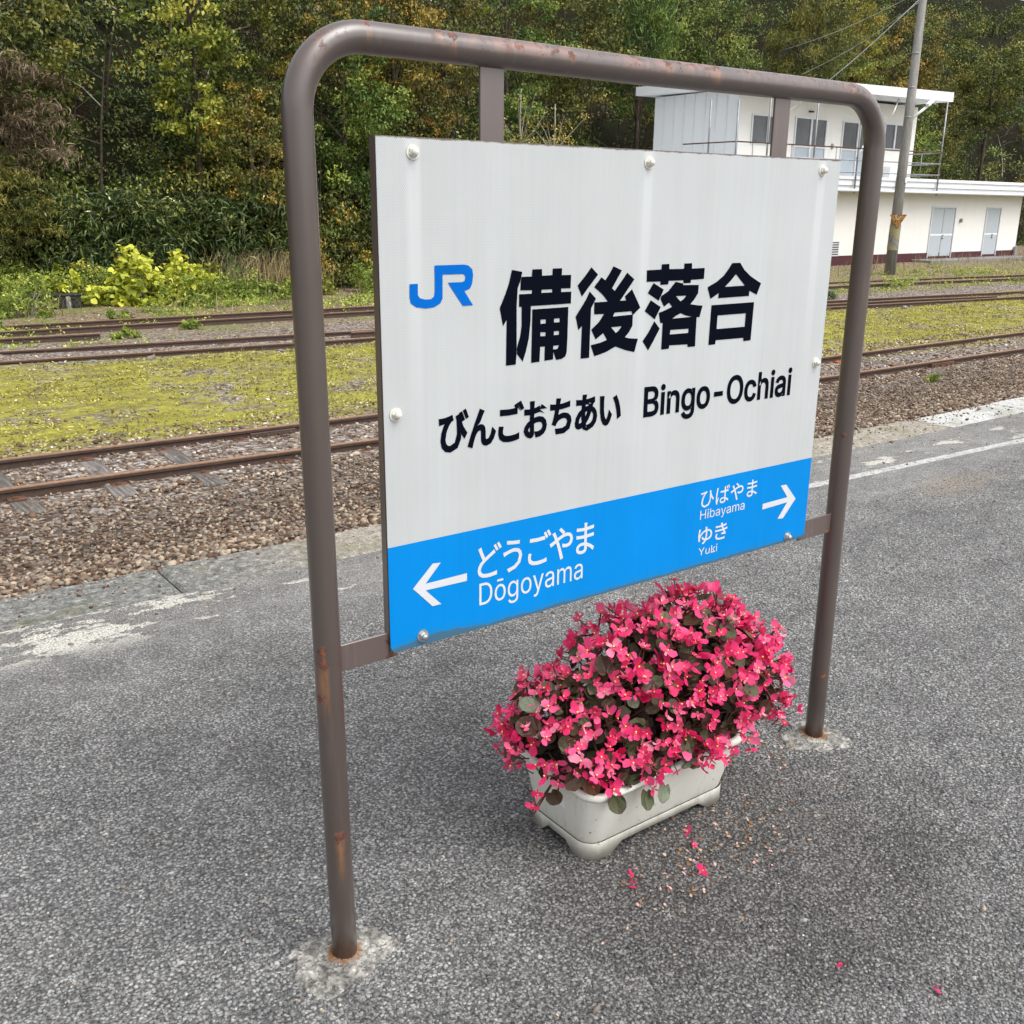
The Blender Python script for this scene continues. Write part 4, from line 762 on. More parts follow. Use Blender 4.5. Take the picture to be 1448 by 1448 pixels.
bush(3.9, 22.6, (.8, .6, .75), 34, 34, .10, .06, 'weed', 'low bright green weed clump in front of the concrete edging, at the left edge', 31)
bush(22.9, 13.2 + 2.6, (.35, .3, .3), 14, 24, .08, .03, 'teal', 'small blue-green tuft growing beside the second track on the right', 32)
for i, (x, y, w, h, m_, lb) in enumerate(((10.0, 23.9, .8, .45, 'weed', 'light green weed thicket below the dry grass, left of the post'), (11.4, 24.6, .9, .6, 'vine', 'yellow-green leafy thicket just left of the left post'), (13.9, 24.6, .9, .9, 'weed', 'light green thicket seen between the left post and the board'), (8.9, 23.5, .7, .45, 'weed', 'fresh green weeds below the yellow-green bush'),
                              (6.0, 25.9, .9, 1.1, 'vine', 'pale yellow-green bush between the concrete edging and the brightest yellow bush'), (3.3, 25.4, .9, 1.4, 'vine', 'tall pale green bush at the very left edge'), (7.7, 22.9, .5, .3, 'weed', 'low green weeds in front of the brightest yellow bush'))):
    bush(x, y, (w, w * .7, h), 48, 36, .10, .065, m_, lb, 60 + i)
C = np.column_stack([rng.normal(10.1, .75, 30), rng.uniform(24.4, 26.0, 30), np.full(30, -.95)]); blades('dry_grass', C, 34, 1.2, .009, 'straw', spread=.4, kind='stuff')
C = np.column_stack([rng.uniform(3, 60, 110), rng.uniform(20.5, 26.5, 110)]); C = np.column_stack([C, ground_z(C[:, 0], C[:, 1])]); blades('tall_weeds', C, 16, .45, .008, 'straw', kind='stuff')
# green weeds over the yard
n = 2100; bx = np.concatenate([rng.uniform(3, 18, 1850), rng.uniform(18, 55, 250)]); by = np.concatenate([20.6 + 5.4 * rng.uniform(0, 1, 1850) ** .7, rng.uniform(15.9, 22.5, 250)]); k = (fbm(bx, by, 31) > -.35) & ~((bx > 3.9) & (bx < 5.6) & (by < 24)); bx, by = bx[k], by[k]
C = np.column_stack([bx, by, ground_z(bx, by) + np.where((bx < 18) & (by > 23), rng.uniform(0, .75, len(bx)), .04)]); sz = rng.uniform(.12, .42, len(C)); P = clumps(C, sz, 40, .6); P[:, 2] = np.maximum(P[:, 2], ground_z(P[:, 0], P[:, 1]) + .01)
leaf_obj('weeds', P, .07, .04, np.repeat(rng.uniform(.1, .9, len(C)), 40) + rng.normal(0, .12, len(P)), M['weed'], .8, .2, kind='stuff')
n = 1100; bx = rng.uniform(2.4, 42, n); by = rng.uniform(16.4, 21, n); k = fbm(bx * 1.3, by * 2, 77) > 0; bx, by = bx[k], by[k]; C = np.column_stack([bx, by, ground_z(bx, by) + .03]); P = clumps(C, rng.uniform(.06, .20, len(C)), 16, .5)
leaf_obj('low_weeds', P, .06, .035, rng.uniform(.2, 1, len(P)), M['weed'], .8, .2, kind='stuff')
for i, (x, y, s_, lb) in enumerate(((4.55, 17.55, .26, 'small green weed at the end of the short rail piece'), (28.4, 17.3, .55, 'bright green weed clump at the foot of the far track near the pole'), (5.3, 20.6, .3, 'green weed growing over the farthest track on the left'), (6.0, 18.3, .22, 'small pale green weed between the far tracks, left of the post'),
                              (2.7, 19.4, .3, 'weed at the left edge beside the farthest track'), (12.6, 6.35, .14, 'tiny yellow-green weed on the ballast beside the near rail joint'))):
    bush(x, y, (s_, s_ * .8, s_ * .8), 12, 30, .08 * (1 if s_ > .2 else .5), .045 * (1 if s_ > .2 else .5), 'weed', lb, 40 + i, name='weed', cat='weed')

# ------------------------------------------------------------------ station name sign
S = empty('station_sign', (0, 0, 0), 'white and blue station name sign on a brown pipe frame standing on the asphalt', 'sign')
PR, HB, DX, RB = .0245, 1.6655, 1.4635, .115
def arc(c, r_, a0, a1, n=9): return [(c[0] + r_ * math.cos(a0 + (a1 - a0) * i / n), 0, c[1] + r_ * math.sin(a0 + (a1 - a0) * i / n)) for i in range(n + 1)]
mb = MB(); mb.tube([(.011, 0, -.06), (.0085, 0, .15), (.006, 0, .4), (.0045, 0, .70), (.0015, 0, 1.2)] + arc((RB, HB - RB), RB, math.pi, math.pi / 2, 14) + [(.4, 0, HB), (.73, 0, HB - .002), (1.1, 0, HB)] + arc((DX + .001 - RB, HB - RB), RB, math.pi / 2, 0, 14)
                   + [(DX, 0, 1.0), (DX + .004, 0, .6), (DX + .010, 0, .15), (DX + .012, 0, -.06)], PR, 40); mb.build('pipe_frame', M['post'], S)
for x0 in (.336, 1.096): mb = MB(); mb.box(x0, x0 + .050, -.003, .003, 1.515, HB - .015, 0, .001); mb.build('hanger', M['flat'], S)
for x0, x1 in ((.018, .145), (1.315, DX - .01)): mb = MB(); mb.box(x0, x1, -.004, .002, .610, .661, 0, .001); mb.build('side_bracket', M['flat'], S)
BX, BZ, BH, YB = .1274, .6214, .9026, -.0111
mb = MB(); fr = .016
mb.box(BX + .001, BX + 1.199, YB + .0015, YB + .0045, BZ + .001, BZ + BH - .001)
mb.build('backing_plate', M['flat'], S)
mb = MB(); y0, y1 = YB + .0045, YB + .022
for b in ((BX, BX + fr, BZ, BZ + BH), (BX + 1.2 - fr, BX + 1.2, BZ, BZ + BH), (BX + fr, BX + 1.2 - fr, BZ, BZ + fr), (BX + fr, BX + 1.2 - fr, BZ + BH - fr, BZ + BH)): mb.box(b[0], b[1], y0, y1, b[2], b[3])
mb.build('frame', M['flat'], S)
board = empty('board_origin', (0, 0, 0), None, None); bpy.data.objects.remove(board)
ZB = .207
mb = MB(); e_ = .0012
rim = [(0, ZB), (1.2, ZB)] + [(1.2, BH), (0, BH)]
mb.add([(x, -.0, z) for x, z in rim] + [(x, e_, z) for x, z in rim], [[0, 1, 2, 3], [7, 6, 5, 4], [0, 4, 5, 1], [1, 5, 6, 2], [2, 6, 7, 3], [3, 7, 4, 0]]); mb.build('white_sheet', M['face'], S, (BX, YB, BZ))
rim = [(.006, .0), (1.196, .0), (1.2, .004), (1.2, ZB), (0, ZB), (0, .012)]
mb = MB(); mb.add([(x, -.0002, z) for x, z in rim] + [(x, e_, z) for x, z in rim], [[0, 1, 2, 3, 4, 5], [11, 10, 9, 8, 7, 6]] + [[i, i + 6, (i + 1) % 6 + 6, (i + 1) % 6] for i in range(6)]); mb.build('blue_band', M['band'], S, (BX, YB, BZ))

# outlines of the lettering: rings of points, thousandths of an em (fonts) or tenths of a millimetre on the board
FONT_RINGS = {
    'k1': '281,273 263,267 287,217 305,224;317,287 299,280 323,231 341,238;32,235 34,205 53,208 112,216 82,176 58,126 48,66 60,17 93,-13 143,-23 217,2 253,66 259,150 273,124 288,101 306,80 325,105 284,155 261,206 250,254 223,245 231,220 236,106 207,32 143,6 110,12 85,33 75,72 90,139 121,191 151,221 169,228 161,252 130,244 88,238 50,235;542,260 511,272 498,245 464,182 415,85 377,-3 407,-13 414,11 426,40 437,67 454,93 478,114 505,123 519,120 527,111 531,98 532,32 538,11 553,-6 583,-13 627,-1 659,33 682,83 659,102 645,63 621,30 588,16 574,19 564,27 559,41 558,106 552,129 537,143 517,148 500,146 482,139 465,126 530,243;776,242 776,214 869,210 963,214 963,243 869,238;790,101 762,104 758,89 756,73 755,55 768,18 806,-5 867,-13 915,-11 955,-6 986,0 986,30 954,22 913,18 866,16 820,22 792,38 783,61 784,74 786,87;973,281 954,273 983,224 1002,233;1012,295 993,287 1022,239 1041,247;1303,241 1290,220 1317,205 1346,186 1369,167 1383,190 1360,206 1331,225;1164,98 1165,36 1164,26 1160,20 1153,19 1137,23 1121,33 1114,48 1121,65 1139,82;1093,217 1093,190 1138,188 1164,189 1164,144 1164,124 1126,103 1098,76 1087,47 1100,18 1129,-3 1160,-11 1176,-7 1187,6 1191,32 1189,108 1215,115 1240,120 1266,121 1296,116 1318,101 1326,76 1318,49 1296,31 1267,21 1254,19 1240,18 1226,19 1236,-10 1279,-5 1320,12 1345,39 1354,76 1343,113 1312,137 1266,146 1242,144 1216,140 1189,133 1189,145 1190,192 1263,204 1263,232 1241,226 1216,221 1190,218 1192,256 1194,280 1163,280 1165,255 1165,215 1138,214;1440,230 1440,202 1507,199 1497,157 1483,113 1466,74 1493,65 1504,81 1531,104 1567,118 1607,123 1641,117 1662,100 1669,77 1646,33 1587,14 1510,16 1517,-11 1611,-10 1675,19 1698,77 1688,114 1658,138 1610,147 1575,144 1542,134 1511,117 1519,141 1526,170 1533,200 1581,203 1630,208 1675,214 1675,241 1630,233 1583,227 1539,224 1542,245 1549,274 1518,276 1516,247 1512,224 1506,224;1965,154 1949,119 1929,89 1906,65 1903,85 1901,107 1900,129 1900,143 1918,149 1938,153 1959,154;2005,193 1978,200 1974,180 1973,176 1960,176 1941,175 1921,172 1901,168 1904,211 1948,214 1991,218 2031,224 2030,250 1993,243 1951,238 1908,235 1912,262 1916,277 1887,278 1886,261 1883,234 1859,234 1801,238 1802,212 1859,210 1880,210 1876,159 1832,129 1801,90 1789,45 1794,21 1809,6 1830,1 1850,3 1870,10 1890,20 1895,1 1921,8 1912,37 1941,66 1968,105 1990,151 2018,137 2035,116 2041,91 2028,50 1993,21 1938,6 1953,-18 2019,5 2056,42 2068,89 2059,125 2035,154 1998,172;1875,132 1875,126 1876,99 1879,72 1884,47 1866,36 1850,30 1835,28 1824,30 1818,38 1815,50 1823,80 1845,109;2179,244 2145,245 2147,214 2151,120 2167,48 2194,9 2226,-3 2249,4 2270,30 2292,77 2270,102 2258,67 2243,41 2226,30 2204,42 2188,76 2179,127 2176,210;2361,235 2334,225 2363,175 2384,114 2395,49 2423,61 2412,123 2390,185',
    'l1': '60,0 60,509 241,509 274,507 304,501 329,491 350,477 367,461 381,442 390,421 396,398 398,374 397,353 393,336 387,320 378,307 368,295 356,286 343,278 329,272 315,267 315,262 331,260 347,254 363,245 378,234 391,220 402,203 411,184 416,161 418,136 416,111 410,88 400,67 386,48 368,31 344,18 317,8 284,2 247,0;125,57 245,57 281,60 309,67 330,80 344,96 353,115 355,137 354,153 350,169 342,184 333,197 320,209 306,218 289,225 269,229 248,231 125,231;125,285 238,285 256,287 273,290 288,296 302,304 314,314 323,326 330,340 335,355 336,372 333,393 326,412 313,429 294,442 270,449 240,452 125,452;509,0 509,379 570,379 570,0;540,443 529,444 519,448 510,455 503,463 499,472 497,483 499,494 503,504 510,512 519,518 529,522 540,524 551,522 561,518 570,512 577,504 581,494 582,483 581,472 577,463 570,455 561,448 551,444;736,227 736,0 675,0 675,379 734,379 735,287 725,287 738,319 755,344 775,362 798,374 823,382 850,384 875,383 897,377 918,369 936,356 951,340 963,321 972,298 978,271 980,240 980,0 919,0 919,235 916,263 909,286 896,304 878,318 857,326 833,329 815,328 799,324 784,317 770,308 759,297 749,283 742,266 738,248;1239,-151 1213,-149 1188,-146 1166,-140 1147,-132 1130,-122 1115,-110 1102,-97 1091,-84 1083,-69 1134,-41 1154,-66 1163,-74 1174,-82 1187,-88 1202,-93 1219,-96 1239,-97 1268,-95 1293,-87 1315,-75 1331,-58 1341,-34 1344,-6 1344,68 1339,68 1319,41 1310,32 1298,23 1285,16 1269,10 1250,6 1227,5 1198,7 1170,14 1145,27 1122,43 1103,65 1088,90 1076,120 1069,154 1067,191 1069,229 1076,263 1087,293 1103,320 1122,342 1145,361 1170,374 1198,382 1228,384 1251,383 1270,379 1286,373 1300,365 1311,356 1321,346 1340,319 1346,319 1346,379 1405,379 1405,-9 1402,-40 1395,-67 1383,-90 1366,-109 1346,-124 1323,-136 1297,-144 1269,-149;1237,59 1259,61 1279,66 1296,75 1311,87 1323,103 1332,121 1339,142 1343,166 1345,193 1343,219 1339,242 1333,264 1323,283 1311,299 1296,312 1279,322 1259,328 1237,330 1215,328 1195,322 1178,312 1163,298 1151,282 1141,262 1134,241 1130,218 1129,193 1130,167 1134,144 1141,123 1151,104 1163,88 1178,76 1195,66 1215,61;1665,-8 1632,-5 1602,3 1574,16 1550,35 1530,58 1513,85 1501,116 1494,150 1492,187 1494,225 1501,260 1513,291 1530,318 1550,341 1574,360 1602,374 1632,382 1665,384 1698,382 1729,374 1756,360 1780,341 1800,318 1817,291 1829,260 1836,225 1839,187 1836,150 1829,116 1817,85 1800,58 1780,35 1756,16 1729,3 1698,-5;1665,46 1689,49 1710,55 1728,66 1743,80 1755,97 1765,117 1771,139 1775,163 1777,187 1775,212 1771,236 1765,258 1755,278 1743,296 1728,310 1710,321 1689,328 1665,330 1641,328 1620,321 1603,310 1588,296 1575,278 1566,258 1559,236 1555,212 1554,187 1555,163 1559,139 1566,117 1575,97 1588,80 1603,66 1620,55 1641,49;2210,244 2210,188 1987,188 1987,244;2593,-7 2551,-3 2512,7 2476,25 2444,49 2418,79 2396,115 2379,157 2369,203 2366,254 2369,305 2379,352 2396,393 2418,429 2444,459 2476,484 2512,501 2551,512 2593,516 2635,512 2674,501 2709,484 2741,459 2768,429 2790,393 2806,352 2815,305 2819,254 2815,203 2806,157 2790,115 2768,79 2741,49 2709,25 2674,7 2635,-3;2593,53 2622,55 2650,63 2675,76 2698,94 2718,116 2734,144 2746,176 2753,213 2756,254 2753,295 2746,332 2734,365 2718,392 2698,415 2675,433 2650,446 2622,453 2593,456 2563,453 2536,445 2510,433 2487,415 2467,392 2451,364 2439,332 2432,295 2429,254 2432,213 2439,176 2451,144 2467,117 2487,94 2510,76 2536,63 2563,55;3066,-8 3033,-5 3003,3 2976,16 2952,35 2931,58 2915,85 2903,116 2896,150 2893,187 2896,225 2903,260 2915,291 2931,318 2952,341 2976,360 3003,374 3033,382 3066,384 3085,384 3102,381 3119,377 3135,371 3150,364 3164,356 3177,346 3189,335 3199,322 3208,308 3215,293 3221,277 3162,262 3149,289 3129,311 3101,325 3066,330 3043,328 3022,321 3004,310 2989,296 2977,278 2967,258 2961,236 2957,212 2955,187 2957,163 2961,139 2967,117 2977,97 2989,80 3004,66 3022,55 3043,49 3066,46 3102,52 3130,66 3151,89 3163,117 3222,102 3216,86 3209,70 3200,56 3190,43 3178,32 3165,21 3151,12 3136,5 3120,-1 3103,-5 3085,-7;3368,227 3368,0 3307,0 3307,509 3368,509 3368,287 3357,287 3370,319 3387,344 3407,362 3429,374 3455,382 3482,384 3507,383 3529,377 3550,369 3568,356 3583,340 3595,321 3605,298 3610,271 3612,240 3612,0 3551,0 3551,235 3548,263 3540,286 3528,304 3510,318 3489,326 3465,329 3447,328 3431,324 3416,317 3402,308 3390,297 3381,283 3374,266 3370,248;3717,0 3717,379 3778,379 3778,0;3748,443 3737,444 3727,448 3719,455 3712,463 3707,472 3706,483 3707,494 3712,504 3719,512 3727,518 3737,522 3748,524 3760,522 3770,518 3779,512 3786,504 3790,494 3791,483 3790,472 3786,463 3779,455 3770,448 3760,444;3991,-9 3968,-7 3946,-3 3926,5 3907,15 3892,29 3879,45 3869,63 3864,84 3862,108 3863,128 3867,146 3875,161 3884,174 3895,184 3909,193 3924,200 3940,206 3957,211 4010,220 4065,227 4078,229 4089,231 4097,235 4102,240 4106,246 4107,255 4106,272 4103,285 4098,297 4091,307 4082,315 4071,322 4058,327 4044,330 4027,331 4010,330 3994,327 3981,322 3968,316 3958,309 3949,301 3942,292 3936,283 3931,274 3872,291 3882,313 3895,331 3910,346 3927,358 3945,368 3964,375 3985,380 4005,383 4025,384 4070,379 4086,375 4102,369 4117,360 4131,350 4143,336 4154,320 4162,301 4166,278 4168,251 4168,0 4108,0 4108,52 4104,52 4083,25 4073,16 4061,8 4047,1 4030,-4 4012,-7;4002,45 4023,47 4042,51 4059,59 4074,68 4085,80 4095,93 4101,108 4106,122 4107,138 4107,190 4091,182 4063,176 4032,171 4007,168 3966,159 3954,153 3943,147 3935,139 3928,130 3924,118 3923,105 3924,93 3928,82 3933,72 3941,64 3950,57 3961,52 3973,48 3987,46;4273,0 4273,379 4334,379 4334,0;4304,443 4293,444 4283,448 4274,455 4267,463 4263,472 4262,483 4263,494 4267,504 4274,512 4283,518 4293,522 4304,524 4315,522 4326,518 4334,512 4341,504 4345,494 4347,483 4345,472 4341,463 4334,455 4326,448 4315,444',
    'k2': '272,271 253,263 282,215 301,223;311,285 292,278 321,229 340,238;98,268 71,256 88,218 105,181 122,148 89,122 69,92 61,58 76,16 116,-7 174,-14 217,-13 254,-10 285,-6 285,26 253,19 213,15 173,14 127,19 100,36 90,61 97,86 114,110 142,132 177,153 211,171 239,185 266,200 252,225 227,209 145,164 130,195 113,230;602,117 584,63 533,28 457,10 473,-17 555,7 611,50 632,116 621,158 590,184 545,193 506,190 470,183 440,176 408,171 417,139 447,150 472,157 504,164 542,167 574,160 595,143;455,274 451,248 498,241 553,235 600,231 604,258 559,260 503,266;776,242 776,214 869,210 963,214 963,243 869,238;790,101 762,104 758,89 756,73 755,55 768,18 806,-5 867,-13 915,-11 955,-6 986,0 986,30 954,22 913,18 866,16 820,22 792,38 783,61 784,74 786,87;973,281 954,273 983,224 1002,233;1012,295 993,287 1022,239 1041,247;1245,222 1265,238 1213,283 1193,268;1071,150 1085,121 1152,154 1166,125 1184,77 1201,27 1213,-18 1243,-10 1229,35 1210,88 1190,137 1177,166 1218,184 1257,196 1291,201 1320,196 1337,181 1342,162 1336,139 1319,122 1288,116 1270,117 1253,121 1238,127 1237,99 1252,95 1270,91 1290,90 1335,99 1361,124 1370,160 1361,194 1334,218 1292,226 1253,221 1209,207 1166,189 1146,229 1133,252 1105,241 1122,216 1142,178 1100,160;1576,62 1576,39 1571,20 1557,11 1539,8 1511,12 1495,22 1490,37 1496,51 1514,62 1542,66;1465,166 1466,139 1553,134 1573,134 1575,87 1545,89 1502,82 1474,63 1464,35 1473,7 1499,-10 1542,-16 1578,-9 1598,9 1604,33 1603,55 1636,40 1664,21 1688,2 1704,27 1679,45 1644,65 1602,81 1599,135 1696,143 1696,169 1599,160 1599,164 1599,209 1693,217 1694,243 1599,233 1599,255 1601,278 1571,278 1573,257 1573,232 1557,232 1528,233 1495,236 1467,240 1467,214 1557,208 1572,208 1572,164 1572,159 1554,159 1526,160 1494,162',
    'l2': '60,0 60,509 215,509 262,506 301,498 336,484 368,465 396,441 419,412 438,380 451,343 459,302 462,255 459,207 451,166 438,129 419,97 396,68 368,44 336,25 301,11 262,3 215,0;125,57 215,57 253,60 285,68 313,81 338,99 359,122 376,149 388,179 395,214 398,255 395,295 388,330 376,360 359,387 338,410 313,428 285,441 253,449 215,452 125,452;709,-8 676,-5 646,3 619,16 595,35 575,58 558,85 546,116 539,150 536,187 539,225 546,260 558,291 575,318 595,341 619,360 646,374 676,382 709,384 743,382 773,374 801,360 825,341 845,318 862,291 874,260 881,225 883,187 881,150 874,116 862,85 845,58 825,35 801,16 773,3 743,-5;709,46 733,49 754,55 772,66 788,80 800,97 809,117 816,139 820,163 821,187 820,212 816,236 809,258 800,278 788,296 772,310 754,321 733,328 709,330 686,328 665,321 647,310 632,296 620,278 611,258 604,236 600,212 598,187 600,163 604,139 611,117 620,97 632,80 647,66 665,55 686,49;804,506 804,458 615,458 615,506;1124,-151 1097,-149 1073,-146 1051,-140 1032,-132 1014,-122 1000,-110 987,-97 976,-84 968,-69 1019,-41 1039,-66 1048,-74 1059,-82 1072,-88 1087,-93 1104,-96 1124,-97 1153,-95 1178,-87 1200,-75 1216,-58 1226,-34 1229,-6 1229,68 1224,68 1204,41 1195,32 1183,23 1170,16 1154,10 1134,6 1112,5 1083,7 1055,14 1030,27 1007,43 988,65 973,90 961,120 954,154 952,191 954,229 961,263 972,293 988,320 1007,342 1030,361 1055,374 1083,382 1113,384 1136,383 1155,379 1171,373 1185,365 1196,356 1206,346 1225,319 1230,319 1230,379 1290,379 1290,-9 1287,-40 1280,-67 1268,-90 1251,-109 1231,-124 1208,-136 1182,-144 1154,-149;1122,59 1144,61 1164,66 1181,75 1196,87 1208,103 1217,121 1224,142 1228,166 1230,193 1228,219 1224,242 1217,264 1208,283 1196,299 1181,312 1164,322 1144,328 1122,330 1100,328 1080,322 1062,312 1048,298 1035,282 1026,262 1019,241 1015,218 1014,193 1015,167 1019,144 1026,123 1036,104 1048,88 1063,76 1080,66 1100,61;1550,-8 1517,-5 1487,3 1459,16 1435,35 1415,58 1398,85 1386,116 1379,150 1377,187 1379,225 1386,260 1398,291 1415,318 1435,341 1459,360 1487,374 1517,382 1550,384 1583,382 1613,374 1641,360 1665,341 1685,318 1702,291 1714,260 1721,225 1723,187 1721,150 1714,116 1702,85 1685,58 1665,35 1641,16 1613,3 1583,-5;1550,46 1574,49 1595,55 1613,66 1628,80 1640,97 1650,117 1656,139 1660,163 1662,187 1660,212 1656,236 1650,258 1640,278 1628,296 1613,310 1595,321 1574,328 1550,330 1526,328 1505,321 1488,310 1473,296 1460,278 1451,258 1444,236 1440,212 1439,187 1440,163 1444,139 1451,117 1460,97 1473,80 1488,66 1505,55 1526,49;1805,-139 1819,-86 1829,-87 1840,-89 1851,-90 1861,-89 1871,-86 1880,-81 1888,-74 1895,-64 1902,-51 1908,-36 1920,-1 1775,379 1842,379 1923,155 1944,87 1963,21 1941,21 1960,87 1982,155 2063,379 2129,379 1962,-58 1954,-77 1944,-93 1934,-107 1923,-119 1910,-128 1897,-136 1882,-141 1866,-144 1849,-145 1822,-143;2307,-9 2283,-7 2262,-3 2241,5 2223,15 2207,29 2194,45 2185,63 2179,84 2177,108 2179,128 2183,146 2190,161 2199,174 2211,184 2224,193 2239,200 2255,206 2272,211 2325,220 2381,227 2393,229 2404,231 2412,235 2418,240 2421,246 2422,255 2421,272 2418,285 2413,297 2407,307 2398,315 2387,322 2374,327 2359,330 2342,331 2325,330 2310,327 2296,322 2284,316 2273,309 2264,301 2257,292 2251,283 2247,274 2188,291 2198,313 2210,331 2225,346 2242,358 2260,368 2280,375 2300,380 2320,383 2341,384 2386,379 2402,375 2418,369 2433,360 2446,350 2459,336 2469,320 2477,301 2482,278 2483,251 2483,0 2423,0 2423,52 2399,25 2388,16 2376,8 2362,1 2346,-4 2327,-7;2317,45 2339,47 2358,51 2375,59 2389,68 2401,80 2410,93 2417,108 2421,122 2422,138 2422,190 2406,182 2378,176 2347,171 2322,168 2281,159 2269,153 2259,147 2250,139 2244,130 2240,118 2239,105 2240,93 2243,82 2249,72 2256,64 2266,57 2277,52 2289,48 2302,46;2589,0 2589,379 2648,379 2648,295 2644,295 2650,314 2658,331 2668,346 2680,358 2694,368 2708,376 2723,382 2739,385 2755,386 2781,383 2804,375 2823,361 2839,342 2850,320 2857,295 2848,295 2854,312 2862,329 2873,343 2886,356 2900,366 2917,375 2934,381 2953,385 2973,386 2994,385 3014,380 3033,372 3050,361 3065,346 3077,328 3086,307 3091,283 3093,255 3093,0 3032,0 3032,254 3029,279 3021,298 3009,313 2992,323 2974,329 2955,330 2938,329 2923,326 2910,320 2899,312 2889,302 2881,290 2876,277 2872,263 2871,247 2871,0 2810,0 2810,260 2808,280 2801,297 2789,311 2774,322 2756,328 2735,330 2721,329 2707,326 2694,320 2681,312 2671,302 2662,289 2655,274 2651,257 2650,238 2650,0;3306,-9 3282,-7 3261,-3 3240,5 3222,15 3206,29 3193,45 3184,63 3178,84 3176,108 3178,128 3182,146 3189,161 3198,174 3210,184 3223,193 3238,200 3254,206 3271,211 3324,220 3379,227 3392,229 3403,231 3411,235 3417,240 3420,246 3421,255 3420,272 3417,285 3412,297 3406,307 3397,315 3386,322 3373,327 3358,330 3341,331 3324,330 3309,327 3295,322 3283,316 3272,309 3263,301 3256,292 3250,283 3246,274 3187,291 3197,313 3209,331 3224,346 3241,358 3259,368 3279,375 3299,380 3319,383 3340,384 3385,379 3401,375 3416,369 3432,360 3445,350 3458,336 3468,320 3476,301 3481,278 3482,251 3482,0 3422,0 3422,52 3398,25 3387,16 3375,8 3361,1 3345,-4 3326,-7;3316,45 3338,47 3357,51 3374,59 3388,68 3400,80 3409,93 3416,108 3420,122 3421,138 3421,190 3405,182 3377,176 3346,171 3321,168 3280,159 3268,153 3258,147 3249,139 3243,130 3239,118 3238,105 3239,93 3242,82 3248,72 3255,64 3265,57 3276,52 3288,48 3301,46',
    'k3': '38,240 40,211 60,214 119,222 89,182 64,132 54,71 66,22 100,-7 149,-18 224,8 260,71 265,155 279,130 295,107 313,86 331,111 291,160 268,212 257,259 229,251 237,225 243,112 213,38 150,11 116,17 91,38 82,77 96,144 128,197 157,227 176,233 168,258 137,250 95,244 57,240;431,264 400,266 398,241 392,202 385,149 382,94 384,50 389,13 395,-17 420,-15 419,-3 420,13 445,90 431,102 411,50 408,99 411,146 417,198 425,240;634,277 617,272 637,222 655,229;669,288 652,283 673,234 690,240;578,61 579,49 575,29 564,16 541,11 518,14 503,23 498,38 504,53 519,63 542,67 555,66 567,64;604,266 572,266 574,244 574,201 541,200 481,203 481,177 540,175 574,175 577,85 545,88 506,81 481,62 473,36 481,9 506,-9 546,-15 582,-7 601,14 606,42 606,49 624,38 641,24 659,8 674,32 654,48 631,64 605,77 601,177 661,183 661,210 601,202 602,245;895,222 915,238 863,283 843,268;721,150 735,121 802,154 815,125 834,77 850,27 863,-18 893,-10 878,35 860,88 840,137 827,166 868,184 907,196 941,201 970,196 986,181 992,162 986,139 969,122 938,116 920,117 903,121 888,127 887,99 902,95 920,91 939,90 985,99 1011,124 1020,160 1010,194 984,218 942,226 902,221 859,207 816,189 796,229 783,252 755,241 772,216 792,178 750,160;1225,62 1226,39 1221,20 1207,11 1189,8 1161,12 1145,22 1140,37 1146,51 1163,62 1192,66;1115,166 1116,139 1203,134 1223,134 1224,87 1195,89 1152,82 1124,63 1114,35 1123,7 1149,-10 1192,-16 1228,-9 1248,9 1254,33 1253,55 1286,40 1314,21 1338,2 1354,27 1329,45 1294,65 1251,81 1249,135 1346,143 1346,169 1249,160 1249,164 1249,209 1343,217 1343,243 1249,233 1249,255 1251,278 1221,278 1223,257 1223,232 1207,232 1178,233 1145,236 1117,240 1117,214 1207,208 1222,208 1222,164 1222,159 1203,159 1176,160 1144,162',
